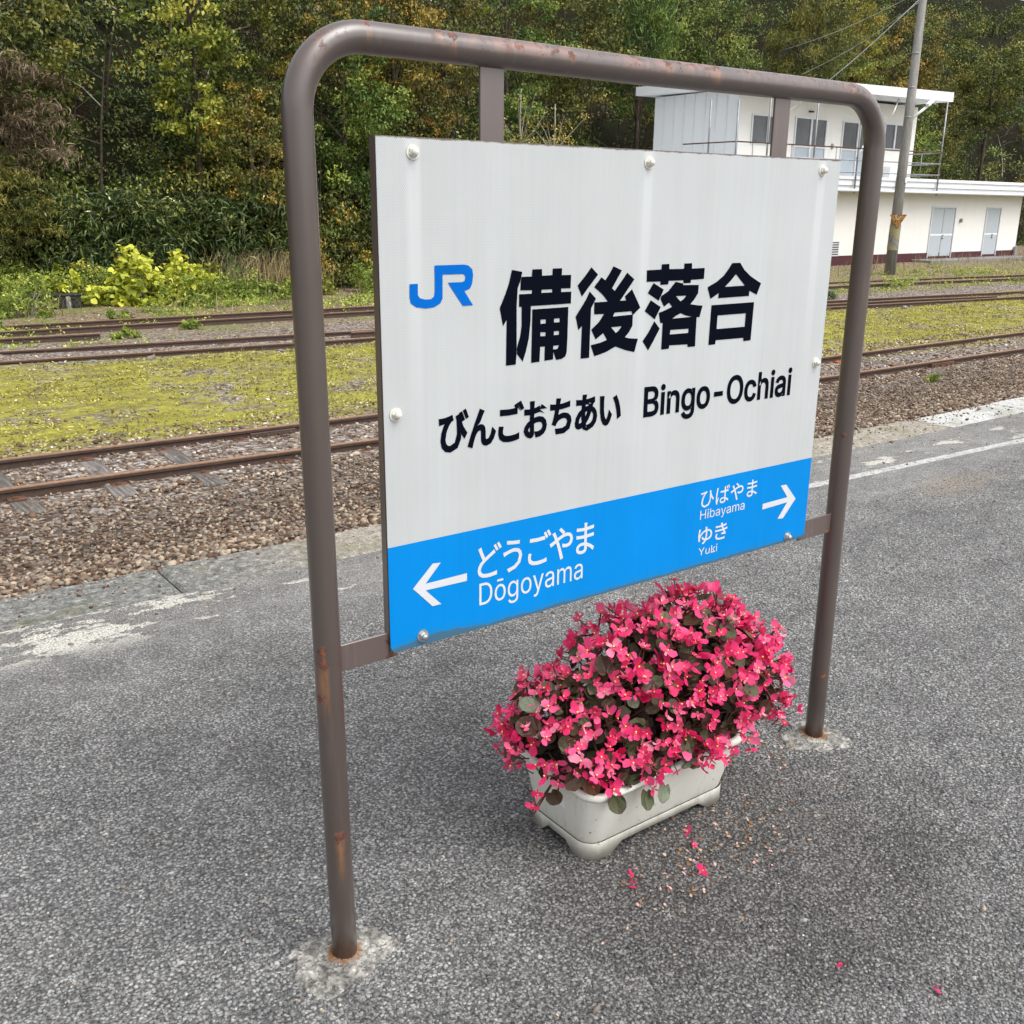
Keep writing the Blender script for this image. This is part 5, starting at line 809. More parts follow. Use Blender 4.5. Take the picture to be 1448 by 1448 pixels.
    'l3': '60,0 60,509 125,509 125,289 392,289 392,509 457,509 457,0 392,0 392,232 125,232 125,0;569,0 569,379 631,379 631,0;601,443 589,444 580,448 571,455 564,463 560,472 558,483 560,494 564,504 571,512 580,518 589,522 601,524 612,522 622,518 631,512 638,504 642,494 643,483 642,472 638,463 631,455 622,448 612,444;913,-8 891,-7 872,-3 856,4 842,12 831,21 821,31 802,59 795,59 795,0 736,0 736,509 797,509 797,319 802,319 821,346 830,355 841,364 855,373 871,379 890,383 913,384 943,382 971,374 996,361 1019,342 1038,320 1053,293 1065,261 1071,227 1074,189 1071,151 1065,116 1053,84 1038,57 1019,34 997,16 971,3 943,-6;904,47 926,49 946,55 963,66 978,80 990,97 999,117 1006,139 1010,163 1012,189 1010,215 1006,239 999,261 990,281 978,298 963,311 946,322 926,328 904,330 882,328 862,322 845,312 830,299 818,282 808,263 802,241 798,216 796,189 798,162 802,138 809,115 818,95 830,78 845,65 862,55 882,49;1268,-9 1244,-7 1223,-3 1202,5 1184,15 1168,29 1156,45 1146,63 1140,84 1138,108 1140,128 1144,146 1151,161 1161,174 1172,184 1185,193 1200,200 1216,206 1233,211 1286,220 1342,227 1355,229 1365,231 1373,235 1379,240 1382,246 1383,255 1382,272 1379,285 1375,297 1368,307 1359,315 1348,322 1335,327 1320,330 1304,331 1286,330 1271,327 1257,322 1245,316 1234,309 1226,301 1218,292 1212,283 1208,274 1149,291 1159,313 1171,331 1186,346 1203,358 1221,368 1241,375 1261,380 1281,383 1302,384 1347,379 1363,375 1379,369 1394,360 1408,350 1420,336 1430,320 1438,301 1443,278 1445,251 1445,0 1384,0 1384,52 1360,25 1350,16 1337,8 1323,1 1307,-4 1288,-7;1278,45 1300,47 1319,51 1336,59 1350,68 1362,80 1371,93 1378,108 1382,122 1383,138 1383,190 1367,182 1339,176 1308,171 1283,168 1242,159 1230,153 1220,147 1211,139 1205,130 1201,118 1200,105 1201,93 1204,82 1210,72 1217,64 1227,57 1238,52 1250,48 1264,46;1545,-139 1559,-86 1568,-87 1580,-89 1591,-90 1601,-89 1610,-86 1619,-81 1627,-74 1635,-64 1642,-51 1648,-36 1660,-1 1515,379 1581,379 1662,155 1684,87 1703,21 1681,21 1700,87 1721,155 1802,379 1869,379 1701,-58 1693,-77 1684,-93 1674,-107 1662,-119 1650,-128 1636,-136 1622,-141 1606,-144 1589,-145 1562,-143;2046,-9 2023,-7 2001,-3 1981,5 1962,15 1947,29 1934,45 1924,63 1919,84 1917,108 1918,128 1922,146 1929,161 1939,174 1950,184 1964,193 1979,200 1995,206 2012,211 2065,220 2120,227 2133,229 2144,231 2152,235 2157,240 2161,246 2162,255 2161,272 2158,285 2153,297 2146,307 2137,315 2126,322 2113,327 2099,330 2082,331 2065,330 2049,327 2036,322 2023,316 2013,309 2004,301 1997,292 1991,283 1986,274 1927,291 1937,313 1950,331 1965,346 1982,358 2000,368 2019,375 2039,380 2060,383 2080,384 2125,379 2141,375 2157,369 2172,360 2186,350 2198,336 2209,320 2217,301 2221,278 2223,251 2223,0 2163,0 2163,52 2159,52 2138,25 2128,16 2116,8 2102,1 2085,-4 2067,-7;2057,45 2078,47 2097,51 2114,59 2129,68 2140,80 2150,93 2156,108 2160,122 2162,138 2162,190 2146,182 2118,176 2087,171 2062,168 2021,159 2009,153 1998,147 1990,139 1983,130 1979,118 1978,105 1979,93 1983,82 1988,72 1996,64 2005,57 2016,52 2028,48 2042,46;2328,0 2328,379 2388,379 2388,295 2383,295 2389,314 2398,331 2408,346 2420,358 2433,368 2448,376 2463,382 2479,385 2495,386 2521,383 2544,375 2563,361 2578,342 2589,320 2596,295 2588,295 2594,312 2602,329 2613,343 2625,356 2640,366 2656,375 2674,381 2692,385 2712,386 2734,385 2754,380 2773,372 2790,361 2804,346 2816,328 2825,307 2831,283 2832,255 2832,0 2771,0 2771,254 2769,279 2761,298 2748,313 2732,323 2714,329 2694,330 2678,329 2663,326 2650,320 2638,312 2629,302 2621,290 2615,277 2612,263 2611,247 2611,0 2550,0 2550,260 2547,280 2540,297 2529,311 2513,322 2495,328 2475,330 2460,329 2446,326 2433,320 2421,312 2410,302 2401,289 2395,274 2391,257 2389,238 2389,0;3045,-9 3022,-7 3000,-3 2980,5 2961,15 2946,29 2933,45 2923,63 2918,84 2916,108 2917,128 2921,146 2928,161 2938,174 2949,184 2963,193 2978,200 2994,206 3011,211 3064,220 3119,227 3132,229 3143,231 3151,235 3156,240 3160,246 3161,255 3160,272 3157,285 3152,297 3145,307 3136,315 3125,322 3112,327 3098,330 3081,331 3064,330 3048,327 3034,322 3022,316 3012,309 3003,301 2996,292 2990,283 2985,274 2926,291 2936,313 2949,331 2964,346 2981,358 2999,368 3018,375 3038,380 3059,383 3079,384 3124,379 3140,375 3156,369 3171,360 3185,350 3197,336 3208,320 3216,301 3220,278 3222,251 3222,0 3162,0 3162,52 3158,52 3137,25 3127,16 3115,8 3101,1 3084,-4 3066,-7;3056,45 3077,47 3096,51 3113,59 3128,68 3139,80 3149,93 3155,108 3159,122 3161,138 3161,190 3145,182 3117,176 3086,171 3061,168 3020,159 3008,153 2997,147 2989,139 2982,130 2978,118 2977,105 2978,93 2982,82 2987,72 2995,64 3004,57 3015,52 3027,48 3041,46',
    'k4': '207,278 178,277 183,255 188,228 139,209 99,176 71,129 72,163 76,202 81,232 86,249 56,251 55,235 52,208 48,169 46,128 48,95 52,63 57,37 82,41 77,74 79,96 100,141 137,181 190,204 193,150 191,120 188,92 181,66 160,77 143,94 130,116 113,97 128,73 148,55 171,43 159,23 142,7 122,-7 148,-22 169,-6 186,14 199,36 210,35 270,49 306,85 318,137 305,184 269,217 214,230;216,206 258,196 283,170 291,136 281,96 253,71 210,62 214,89 217,118 218,150;457,93 430,98 423,83 418,67 416,48 429,12 465,-10 523,-17 552,-16 580,-14 605,-11 606,17 581,13 554,11 523,10 478,15 451,29 442,53 444,68 449,81;526,244 528,236 493,235 454,236 413,240 415,214 458,211 499,211 535,212 544,185 551,166 508,164 458,164 406,168 408,142 462,139 515,140 562,143 589,92 536,98 534,77 560,74 587,70 611,65 625,87 612,102 588,145 651,158 647,184 628,179 604,173 577,169 569,190 561,214 630,228 626,254 603,247 579,242 554,238 546,279 516,276',
    'l4': '203,0 203,208 16,509 91,509 192,344 222,292 250,230 224,230 251,293 280,344 381,509 455,509 268,208 268,0;654,-5 630,-3 607,2 587,11 569,23 553,39 541,59 532,82 526,109 524,139 524,379 586,379 586,144 588,117 596,94 609,75 626,61 647,53 672,50 689,51 706,55 721,62 734,71 746,83 755,97 762,113 766,132 768,153 768,379 829,379 829,0 770,0 770,92 779,92 766,60 749,35 729,17 706,5 681,-3;992,137 992,212 1002,212 1166,379 1242,379 1066,199 1059,199;934,0 934,509 996,509 996,0;1176,0 1030,186 1073,229 1254,0;1315,0 1315,379 1376,379 1376,0;1346,443 1335,444 1325,448 1316,455 1309,463 1305,472 1304,483 1305,494 1309,504 1316,512 1325,518 1335,522 1346,524 1357,522 1368,518 1376,512 1383,504 1387,494 1389,483 1387,472 1383,463 1376,455 1368,448 1357,444',
}
BOARD_RINGS = {
    'bi': '2717,6858 2950,6818 2913,6661 2850,6532 2829,6202 2838,5457 2835,5334 2821,5137 2596,5134 2604,5973 2522,5861 2448,6191 2573,6437 2647,6611;2935,6727 3175,6729 3180,6854 3405,6854 3411,6734 3655,6737 3660,6857 3883,6856 3882,6731 4108,6727 4101,6481 3872,6487 3877,6419 4121,6418 4119,6197 3159,6193 3154,5911 3121,5606 3055,5363 2983,5180 2845,5333 2846,5453 2917,5651 2947,5832 2944,6187 2883,6196 2885,6418 3175,6417 3182,6480 2911,6488 2917,6631;3402,6481 3656,6480 3657,6422 3399,6423;3194,6130 4059,6133 4054,5543 4044,5273 4011,5195 3919,5154 3784,5146 3716,5313 3711,5161 3501,5153 3504,5424 3393,5426 3381,5144 3183,5138;3709,5421 3847,5424 3822,5366 3782,5350 3707,5355;3391,5932 3515,5931 3517,5853 3392,5854;3715,5933 3848,5934 3854,5858 3716,5860;3392,5697 3516,5692 3513,5619 3392,5622;3716,5695 3841,5693 3839,5621 3717,5622',
    'go': '4609,6855 4783,6714 4579,6509 4389,6313 4275,6524 4448,6685;4583,6399 4749,6258 4632,6081 4626,5665 4619,5121 4401,5122 4411,5756 4325,5678 4247,5943 4383,6109 4504,6261;4870,6659 4975,6598 5061,6697 5175,6858 5401,6776 5159,6440 5231,6386 5394,6559 5545,6727 5744,6592 5537,6361 5381,6189 5545,6190 5508,6271 5691,6400 5814,6219 5938,6028 5745,5893 5743,5678 5667,5567 5550,5458 5697,5428 5913,5407 5826,5143 5595,5196 5307,5293 5059,5203 4756,5140 4649,5366 4898,5396 5071,5441 4969,5582 4774,5471 4651,5667 4839,5797 4971,5954 4717,5958 4709,6188 5057,6188 4926,6322 4694,6481;5246,5966 5703,5968 5731,5901 5210,5890;5170,5683 5449,5686 5373,5602 5299,5561 5239,5619',
    'ochi': '6077,6756 6480,6762 6484,6864 6699,6866 6706,6763 7129,6758 7132,6863 7355,6865 7364,6756 7744,6757 7738,6536 7349,6526 7349,6465 7135,6467 7131,6526 6703,6529 6695,6459 6474,6456 6469,6523 6085,6532;6278,6500 6575,6359 6504,6235 6447,6141 6129,6307;6221,6161 6513,6011 6456,5920 6360,5771 6068,5951;6352,5734 6515,5572 6370,5358 6214,5148 6046,5346 6202,5520;6520,6235 6704,6320 6805,6410 6905,6504 7125,6462 7132,6430 7597,6415 7589,6242 7482,6117 7377,6029 7575,5997 7751,5980 7675,5743 7590,5748 7595,5131 7370,5132 7359,5192 6819,5207 6812,5138 6591,5135 6593,5685 6523,5690 6468,5896 6624,5933 6844,6002 6747,6090 6608,6013 6492,6180;6940,6213 7242,6211 7175,6149 7081,6100 7012,6147;6862,5756 6982,5816 7104,5855 7257,5801 7454,5763;6829,5526 7367,5519 7363,5430 6819,5433',
    'ai': '8588,6839 8842,6836 8990,6684 9217,6538 9573,6378 9458,6136 9208,6231 9201,6119 8220,6114 8222,6220 7979,6110 7866,6358 8131,6457 8350,6585 8483,6717;8730,6601 9043,6349 8408,6346 8567,6461;8025,5975 9389,5978 9369,5139 9135,5135 9121,5210 8227,5218 8223,5130 8008,5129;8237,5747 9143,5747 9138,5454 8234,5458',
    'jr': '567,6682 729,6684 727,6489 769,6440 862,6415 988,6414 1052,6462 1066,6554 1069,6978 1671,6979 1769,6960 1848,6894 1867,6791 1845,6644 1798,6565 1679,6524 1862,6271 1643,6271 1336,6681 1628,6681 1681,6696 1701,6743 1695,6797 1653,6819 1230,6822 1223,6414 1176,6336 1048,6276 874,6263 688,6294 582,6365 561,6470',
    'al': '499,1179 934,1587 1111,1570 772,1221 1699,1232 1697,1075 769,1089 1110,736 915,737',
    'ar': '10890,1521 11093,1518 11507,1091 11078,656 10880,679 11189,1051 10275,1020 10267,1163 11181,1181',
}
def rings_of(s_, k): return [[(float(a.split(',')[0]) / k, float(a.split(',')[1]) / k) for a in r_.split()] for r_ in s_.split(';')]
def glyphs(name, rings, m, fit=None, off=0, label=None, widen=None):
    """flat lettering on the sheet; fit = (u0, u1, v0, v1) on the board"""
    if widen:      # (pitch, factor): broaden every kana about its own middle
        new = []
        for r_ in rings:
            mx = (min(p_[0] for p_ in r_) + max(p_[0] for p_ in r_)) / 2; c_ = (int(mx / widen[0]) + .5) * widen[0]; new.append([(c_ + (x - c_) * widen[1], y) for x, y in r_])
        rings = new
    if fit:
        xs = [p_[0] for r_ in rings for p_ in r_]; ys = [p_[1] for r_ in rings for p_ in r_]; a, b, c, d = min(xs), max(xs), min(ys), max(ys)
        rings = [[(fit[0] + (x - a) / (b - a) * (fit[1] - fit[0]), fit[2] + (y - c) / (d - c) * (fit[3] - fit[2])) for x, y in r_] for r_ in rings]
    cu = bpy.data.curves.new(name, 'CURVE'); cu.dimensions = '2D'; cu.fill_mode = 'BOTH'; cu.offset = off
    for r_ in rings:
        sp = cu.splines.new('POLY'); sp.points.add(len(r_) - 1); sp.use_cyclic_u = True
        for i, (x, y) in enumerate(r_): sp.points[i].co = (x, y, 0, 1)
    tmp = bpy.data.objects.new(name, cu); col.objects.link(tmp); dg = bpy.context.evaluated_depsgraph_get(); dg.update()
    me = bpy.data.meshes.new_from_object(tmp.evaluated_get(dg)); bpy.data.objects.remove(tmp); me.materials.clear(); me.materials.append(m); me.name = name
    me.transform(Matrix.Rotation(math.pi / 2, 4, 'X'))
    o = put(name, me, S, (BX, YB - .0008, BZ))
    if label: o['label'] = label
    return o
for k in ('bi', 'go', 'ochi', 'ai'): glyphs('kanji_character', rings_of(BOARD_RINGS[k], 10000), M['black'])
glyphs('railway_logo', rings_of(BOARD_RINGS['jr'], 10000), M['logo'])
for k in ('al', 'ar'): glyphs('arrow', rings_of(BOARD_RINGS[k], 10000), M['white'])
PITCH = dict(k1=(.351, 1.05), k2=(.351, 1.13), k3=(.351, 1.0), k4=(.351, 1.08))
FONT_FIT = dict(k1=(.1139, .5499, .368, .441), l1=(.6184, 1.0915, .3588, .4385), k2=(.1953, .4905, .104, .1735), l2=(.1986, .4618, .036, .0945),
                k3=(.809, 1.0008, .1425, .1845), l3=(.8103, .9608, .1085, .137), k4=(.8089, .9055, .0535, .094), l4=(.8127, .8755, .0262, .0455))
for k, (nm, mt, off) in dict(k1=('kana_lettering', 'black', .0028), l1=('romaji_lettering', 'black', .0021), k2=('kana_lettering', 'white', .0008), l2=('romaji_lettering', 'white', 0),
                             k3=('kana_lettering', 'white', .0003), l3=('romaji_lettering', 'white', 0), k4=('kana_lettering', 'white', .0005), l4=('romaji_lettering', 'white', 0)).items():
    glyphs(nm, rings_of(FONT_RINGS[k], 1000), M[mt], FONT_FIT[k], off, None, PITCH.get(k))
def bolt_me(m):
    mb = MB(); mb.lathe((0, 0, 0), [(.0125, 0), (.0125, .0015)], 16, 0, '-y', False); mb.lathe((0, -.0015, 0), [(.0088, 0), (.0088, .0045), (.0070, .0055)], 6, 0, '-y', False)
    mb.lathe((0, -.007, 0), [(.0068, 0), (.0064, .003), (.0045, .0055), (.0015, .0065)], 12, 0, '-y'); return mb.mesh('bolt', m)
bw, bs = bolt_me(M['bolt_white']), bolt_me(M['bolt_steel'])
for u, v, me in ((.068, .879, bw), (.6006, .879, bw), (1.1365, .879, bw), (.0233, .448, bw), (1.178, .4444, bw), (.069, .019, bs), (1.132, .0135, bs)): put('bolt', me, S, (BX + u, YB - .0003, BZ + v), (0, u * 9, 0))
# rough concrete round the foot of each post
def footing(cx, cy, rx, ry, seed):
    r = np.random.default_rng(seed); nr, na = 22, 110; V = [(cx, cy, .006)]
    for i in range(1, nr + 1):
        for k in range(na):
            a = 2 * math.pi * k / na; q = i / nr; w = 1 + .14 * math.sin(3 * a + seed) + .08 * math.sin(7 * a + seed * 2); x = cx + rx * w * q * math.cos(a); y = cy + ry * w * q * math.sin(a)
            z = .0065 * (1 - q ** 2.2) + .0048 * float(fbm(x * 40, y * 40, seed)) * (.35 + .65 * q) + r.uniform(-.0022, .0022); V.append((x, y, z if i < nr else -.01))
    F3 = [[0, 1 + k, 1 + (k + 1) % na] for k in range(na)]; F4 = [[1 + i * na + k, 1 + (i + 1) * na + k, 1 + (i + 1) * na + (k + 1) % na, 1 + i * na + (k + 1) % na] for i in range(nr - 1) for k in range(na)]
    put('footing', mesh_np('footing', np.array(V), [np.array(F3), np.array(F4)], M['footing']), S)
footing(-.005, -.005, .105, .085, 2); footing(1.475, -.005, .105, .085, 5)

# ------------------------------------------------------------------ planter
PL = empty('planter', (.812, .045, 0), 'cream plastic planter box with moulded feet standing under the sign', 'planter')
def rrect(hx, hy, r_, n=6):
    o = []
    for cx, cy, a0 in ((hx - r_, hy - r_, 0), (-hx + r_, hy - r_, 90), (-hx + r_, -hy + r_, 180), (hx - r_, -hy + r_, 270)):
        for i in range(n + 1): a = R(a0 + 90 * i / n); o.append((cx + r_ * math.cos(a), cy + r_ * math.sin(a)))
    return o
def shell(levels, mat_, name, closed_top=False, arch=False, **k):
    mb = MB(); vs_ = []; n = None
    for hx, hy, r_, z in levels:
        ring = rrect(hx, hy, r_); n = len(ring)
        for (x, y) in ring:
            zz = z
            vs_.append((x, y, zz))
    fs = [[i * n + j, i * n + (j + 1) % n, (i + 1) * n + (j + 1) % n, (i + 1) * n + j] for i in range(len(levels) - 1) for j in range(n)]
    mb.add(vs_, fs, 0, True); return mb.build(name, mat_, PL, **k)
HX, HY = .226, .108
shell([(HX - .012, HY - .012, .03, .030), (HX - .004, HY - .004, .036, .036), (HX, HY, .04, .042), (HX + .016, HY + .032, .042, .172)], M['planter'], 'body')
shell([(HX + .016, HY + .032, .042, .1725), (HX + .028, HY + .044, .052, .175), (HX + .031, HY + .047, .054, .184), (HX + .028, HY + .044, .052, .192), (HX + .018, HY + .034, .044, .193), (HX + .012, HY + .028, .040, .186), (HX + .008, HY + .022, .036, .160)], M['planter'], 'rim')
# skirt with arched cut-outs, so that it stands on four corner feet
def skirt():
    mb = MB(); pts = []
    ring = []
    for side in range(4):
        L1 = HX if side % 2 == 0 else HY; 
    def outline(o):
        hx, hy, r_ = HX + .004 - o, HY + .004 - o, .042 - o * .5; out = []
        seg = [((hx, -hy + r_), (hx, hy - r_)), ((hx - r_, hy), (-hx + r_, hy)), ((-hx, hy - r_), (-hx, -hy + r_)), ((-hx + r_, -hy), (hx - r_, -hy))]
        cen = [(hx - r_, hy - r_, 0), (-hx + r_, hy - r_, 90), (-hx + r_, -hy + r_, 180), (hx - r_, -hy + r_, 270)]
        for s_, c_ in zip(seg, cen):
            for i in range(13):
                q = i / 12; ln = math.hypot(s_[1][0] - s_[0][0], s_[1][1] - s_[0][1]); dd = min(q, 1 - q) * ln
                foot = .030 if ln > .2 else .012; t = min(1, max(0, (dd - foot) / .024)); t = t * t * (3 - 2 * t); out.append((s_[0][0] + (s_[1][0] - s_[0][0]) * q, s_[0][1] + (s_[1][1] - s_[0][1]) * q, .022 * t))
            for i in range(1, 6): a = R(c_[2] + 90 * i / 6); out.append((c_[0] + r_ * math.cos(a), c_[1] + r_ * math.sin(a), 0))
        return out
    A_, B_ = outline(0), outline(.006); n = len(A_)
    v = [(x, y, .0425) for x, y, z in A_] + [(x, y, z) for x, y, z in A_] + [(x, y, z) for x, y, z in B_] + [(x, y, .032) for x, y, z in B_]
    mb.add(v, [[k * n + j, (k + 1) * n + j, (k + 1) * n + (j + 1) % n, k * n + (j + 1) % n] for k in range(3) for j in range(n)], 0, True)
    mb.build('skirt', M['planter'], PL)
skirt()
mb = MB(); r_ = rrect(HX - .013, HY - .013, .03); mb.add([(x, y, .0312) for x, y in r_], [list(range(len(r_)))]); mb.build('bottom', M['planter'], PL)
mb = MB(); r_ = rrect(HX + .006, HY + .020, .036); mb.add([(x, y, .163 + .004 * math.sin(i * 2.1)) for i, (x, y) in enumerate(r_)] + [(0, 0, .172)], [[i, (i + 1) % len(r_), len(r_)] for i in range(len(r_))]); mb.build('soil', M['potting'], PL)
mb = MB(); mb.box(-.0305, .0, -.0012, 0, 0, .014); st = mb.build('sticker', M['sticker'], PL, (-HX - .0102, -HY + .070, .108)); st.rotation_euler = (0, 0, R(-90))

# ------------------------------------------------------------------ begonia
BG = empty('begonia', (.82, .05, .15), 'bushy begonia with pink flowers and dark bronze leaves growing in the cream planter', 'flowering plant')
def m_petal():
    t = NT('begonia_petal', .45, .3); a = t.n('Attribute', 'Fac', {'attribute_name': 'tint'}); r = t.n('ObjectInfo', 'Random')
    c = t.ramp(t.m('ADD', t.m('MULTIPLY', a, .45), t.m('MULTIPLY', r, .55)), [(0, (.54, .006, .060)), (.25, (.74, .020, .125)), (.55, (.82, .048, .19)), (.85, (.87, .11, .27)), (1, (.92, .32, .45))])
    t.fin(c); tr = t.n('BsdfTranslucent', 0, None, Color=c); mx = t.n('MixShader', 0, None, Fac=.3, i1=t.b.outputs[0], i2=tr); t.t.links.new(mx, t.out.inputs[0]); return t.mat
def m_bleaf():
    t = NT('begonia_leaf', .42, .22); p = t.obj(); X, Y, Z = t.xyz(p); r = t.n('ObjectInfo', 'Random')
    c = t.ramp(r, [(0, (.045, .018, .013)), (.2, (.065, .038, .022)), (.45, (.075, .068, .034)), (.7, (.085, .105, .050)), (.84, (.15, .055, .022)), (.9, (.12, .145, .085)), (1, (.21, .25, .18))])
    ang = t.m('ARCTAN2', X, Y); ve = t.m('ABSOLUTE', t.m('SINE', t.m('MULTIPLY', ang, 4.5))); vein = t.step(ve, .16, .02)
    c = t.mix(t.m('MULTIPLY', vein, .35), c, (.16, .15, .09)); rr = t.m('SQRT', t.m('ADD', t.m('MULTIPLY', X, X), t.m('POWER', t.m('SUBTRACT', Y, .5), 2)))
    c = t.mix(t.m('MULTIPLY', t.step(rr, .40, .49), .5), c, (.13, .03, .025)); c = t.mix(t.m('MULTIPLY', t.noise(p, 6, 3), .35), c, (.03, .02, .015))
    t.fin(c, .38, t.bump(t.m('ADD', ve, t.noise(p, 9, 3)), .25, .03)); return t.mat
M['petal'] = m_petal(); M['bleaf'] = m_bleaf(); M['stamen'] = plain('begonia_stamen', (.85, .62, .06), .6, .3, .1); M['stem'] = plain('begonia_stem', (.09, .03, .018), .6, .3, .2)
def petal_v(a, L, W, up, n=5):
    """rounded cupped petal pointing along angle a"""
    v = [(0, 0, 0)]; ring = []
    for i in range(9):
        q = math.pi * (i / 8) * 1.0; u = -math.cos(q); w = math.sin(q)
        x = W * .5 * (u) * (.55 + .45 * w) * 1.1; y = L * (.30 + .70 * w) if w > .05 else L * .25
        z = up * (y / L) ** 1.3 * L - abs(x) * .15; ring.append((x, y, z))
    v += ring; v.append((0, L * .6, up * .45 * L - .1 * W))
    ca, sa = math.cos(a), math.sin(a); v = [(x * ca - y * sa, x * sa + y * ca, z) for x, y, z in v]
    f = [[10, 1 + i, 2 + i] for i in range(8)] + [[0, 1, 10], [9, 0, 10]]
    return v, f
def flower_mesh(kind, seed=0):
    rr_ = random.Random(seed)
    V, F, tn, fm = [], [], [], []
    def add(v, f, t, m_): b = len(V); V.extend(v); F.extend([[b + i for i in q] for q in f]); tn.extend([t] * len(f)); fm.extend([m_] * len(f))
    if kind == 0: spec = [(0, .017, .019, .35, .6), (math.pi, .016, .018, .35, .5), (math.pi / 2, .011, .008, .55, .9), (-math.pi / 2, .011, .008, .55, .2)]
    elif kind == 1: spec = [(.2, .016, .019, .8, .4), (math.pi + .1, .015, .018, .75, .7), (math.pi / 2, .012, .008, 1.0, .9)]
    elif kind == 2: spec = [(k * 2 * math.pi / 5, .013, .012, .4, .3 + .15 * k) for k in range(5)]
    else: spec = [(0, .011, .013, 2.2, .2), (math.pi, .011, .013, 2.2, .5)]
    for a, L, W, up, t in spec:
        v, f = petal_v(a + rr_.uniform(-.25, .25), L * rr_.uniform(.8, 1.15), W * rr_.uniform(.8, 1.15), up * rr_.uniform(.6, 1.5)); v = [(x + rr_.uniform(-.0009, .0009), y + rr_.uniform(-.0009, .0009), z + rr_.uniform(-.0016, .0016)) for x, y, z in v]; add(v, f, t + rr_.uniform(-.3, .3), 0)
    if kind < 3:
        V0, F0 = ico(); add([tuple(q) for q in (V0 * .0018 + np.array([0, 0, .004]))], F0.tolist(), .5, 1)
    add([(0.0012, 0, 0), (-.0012, .001, 0), (0, -.0012, 0), (.002, .004, -.028), (-.001, .005, -.028), (.0005, .0025, -.028)], [[0, 3, 4], [0, 4, 1], [1, 4, 5], [1, 5, 2], [2, 5, 3], [2, 3, 0]], .5, 2)
    return mesh_np('flower', np.array(V), np.array(F), [M['petal'], M['stamen'], M['stem']], True, {'tint': np.array(tn)}, np.array(fm))
def bleaf_mesh(seed):
    """rounded begonia leaf of unit length, cupped, with a wavy edge"""
    r = random.Random(seed); V = [(0, .42, -.05)]; n = 16
    for ringi, q in ((1, .55), (2, 1.0)):
        for k in range(n):
            a = 2 * math.pi * k / n; rad = .5 * (1 + .06 * math.sin(2 * a) + .04 * r.uniform(-1, 1)); x = rad * math.sin(a) * q * .92; y = .42 - rad * math.cos(a) * q * 1.08
            if ringi == 2 and k == 0: y += .16
            V.append((x, y + .04, (.10 if ringi == 2 else .0) * (.5 + .5 * abs(math.sin(a))) + r.uniform(-.02, .02) * ringi))
    F3 = [[0, 1 + k, 1 + (k + 1) % n] for k in range(n)]; F4 = [[1 + k, 1 + n + k, 1 + n + (k + 1) % n, 1 + (k + 1) % n] for k in range(n)]
    return mesh_np('leaf', np.array(V), [np.array(F3), np.array(F4)], M['bleaf'], True)
FL = [flower_mesh(k % 4, k) for k in range(12)]; LF = [bleaf_mesh(k) for k in range(5)]
O = np.array([.82, .05, .15])
LUMPS = [(np.array([.91, .02, .30]), np.array([.26, .17, .225])), (np.array([1.05, .01, .28]), np.array([.175, .15, .165])), (np.array([.63, .05, .275]), np.array([.15, .14, .12])), (np.array([.78, .03, .33]), np.array([.18, .16, .18])), (np.array([.82, -.03, .23]), np.array([.24, .11, .065])), (np.array([.68, -.045, .235]), np.array([.12, .075, .055]))]
WT = np.array([.36, .19, .15, .13, .10, .07])
def inside(pnt, sk=.97): return any((((pnt - c) / (r_ * sk)) ** 2).sum() < 1 for c, r_ in LUMPS)
rb = np.random.default_rng(12)
def surf_point(shrink=1.0):
    while True:
        c, r_ = LUMPS[rb.choice(6, p=WT)]; d = rb.normal(0, 1, 3); d /= np.linalg.norm(d)
        if d[2] < -.35: continue
        if d[1] * .8 + d[0] * .35 > .35 and d[2] < .6 and rb.uniform() < .75: continue
        pnt = c + d * r_ * shrink; nrm = d / r_; nrm /= np.linalg.norm(nrm)
        if inside(pnt, .90 * shrink) or pnt[2] < (.185 if pnt[0] < .8 else .205): continue
        if pnt[2] < .20 and .55 < pnt[0] < 1.03 and abs(pnt[1] - .045) < .15: continue
        return pnt, nrm
def orient(n_, spin, tilt=.35):
    n_ = Vector(n_) + Vector(rb.normal(0, tilt, 3)); return (n_.normalized().to_track_quat('Z', 'Y') @ Matrix.Rotation(spin, 3, 'Z').to_quaternion()).to_euler()
CAMV = np.array([-.55, -.62, .52])
def pick(n_, seen):
    """evenly spread flower spots on the mound"""
    out = []
    while len(out) < n_:
        best = None
        for _ in range(14):
            pnt, nrm = surf_point(rb.uniform(.98, 1.08))
            if seen and nrm @ CAMV < .05: continue
            if not seen and nrm @ CAMV > .35: continue
            dd = min([((pnt - o_[0]) ** 2).sum() for o_ in out], default=9) * rb.uniform(.5, 1)
            if best is None or dd > best[0]: best = (dd, pnt, nrm)
        if best: out.append((best[1], best[2]))
    return out
def cluster(spots, total, mx):
    res = []
    while len(res) < total:
        for pnt, nrm in spots:
            for j in range(int(rb.integers(1, mx))):
                if len(res) < total: res.append((pnt + rb.normal(0, .013, 3) + nrm * rb.uniform(-.006, .016), nrm + np.array([-.1, -.15, .35]), float(rb.uniform(.85, 1.5))))
    return res
for q, nn, s_ in cluster(pick(96, True), 292, 5): put('flower', FL[int(rb.choice(4, p=[.45, .30, .12, .13])) + 4 * int(rb.integers(3))], BG, tuple(q - O), orient(nn, float(rb.uniform(0, 6.28)), .5), (s_,) * 3)
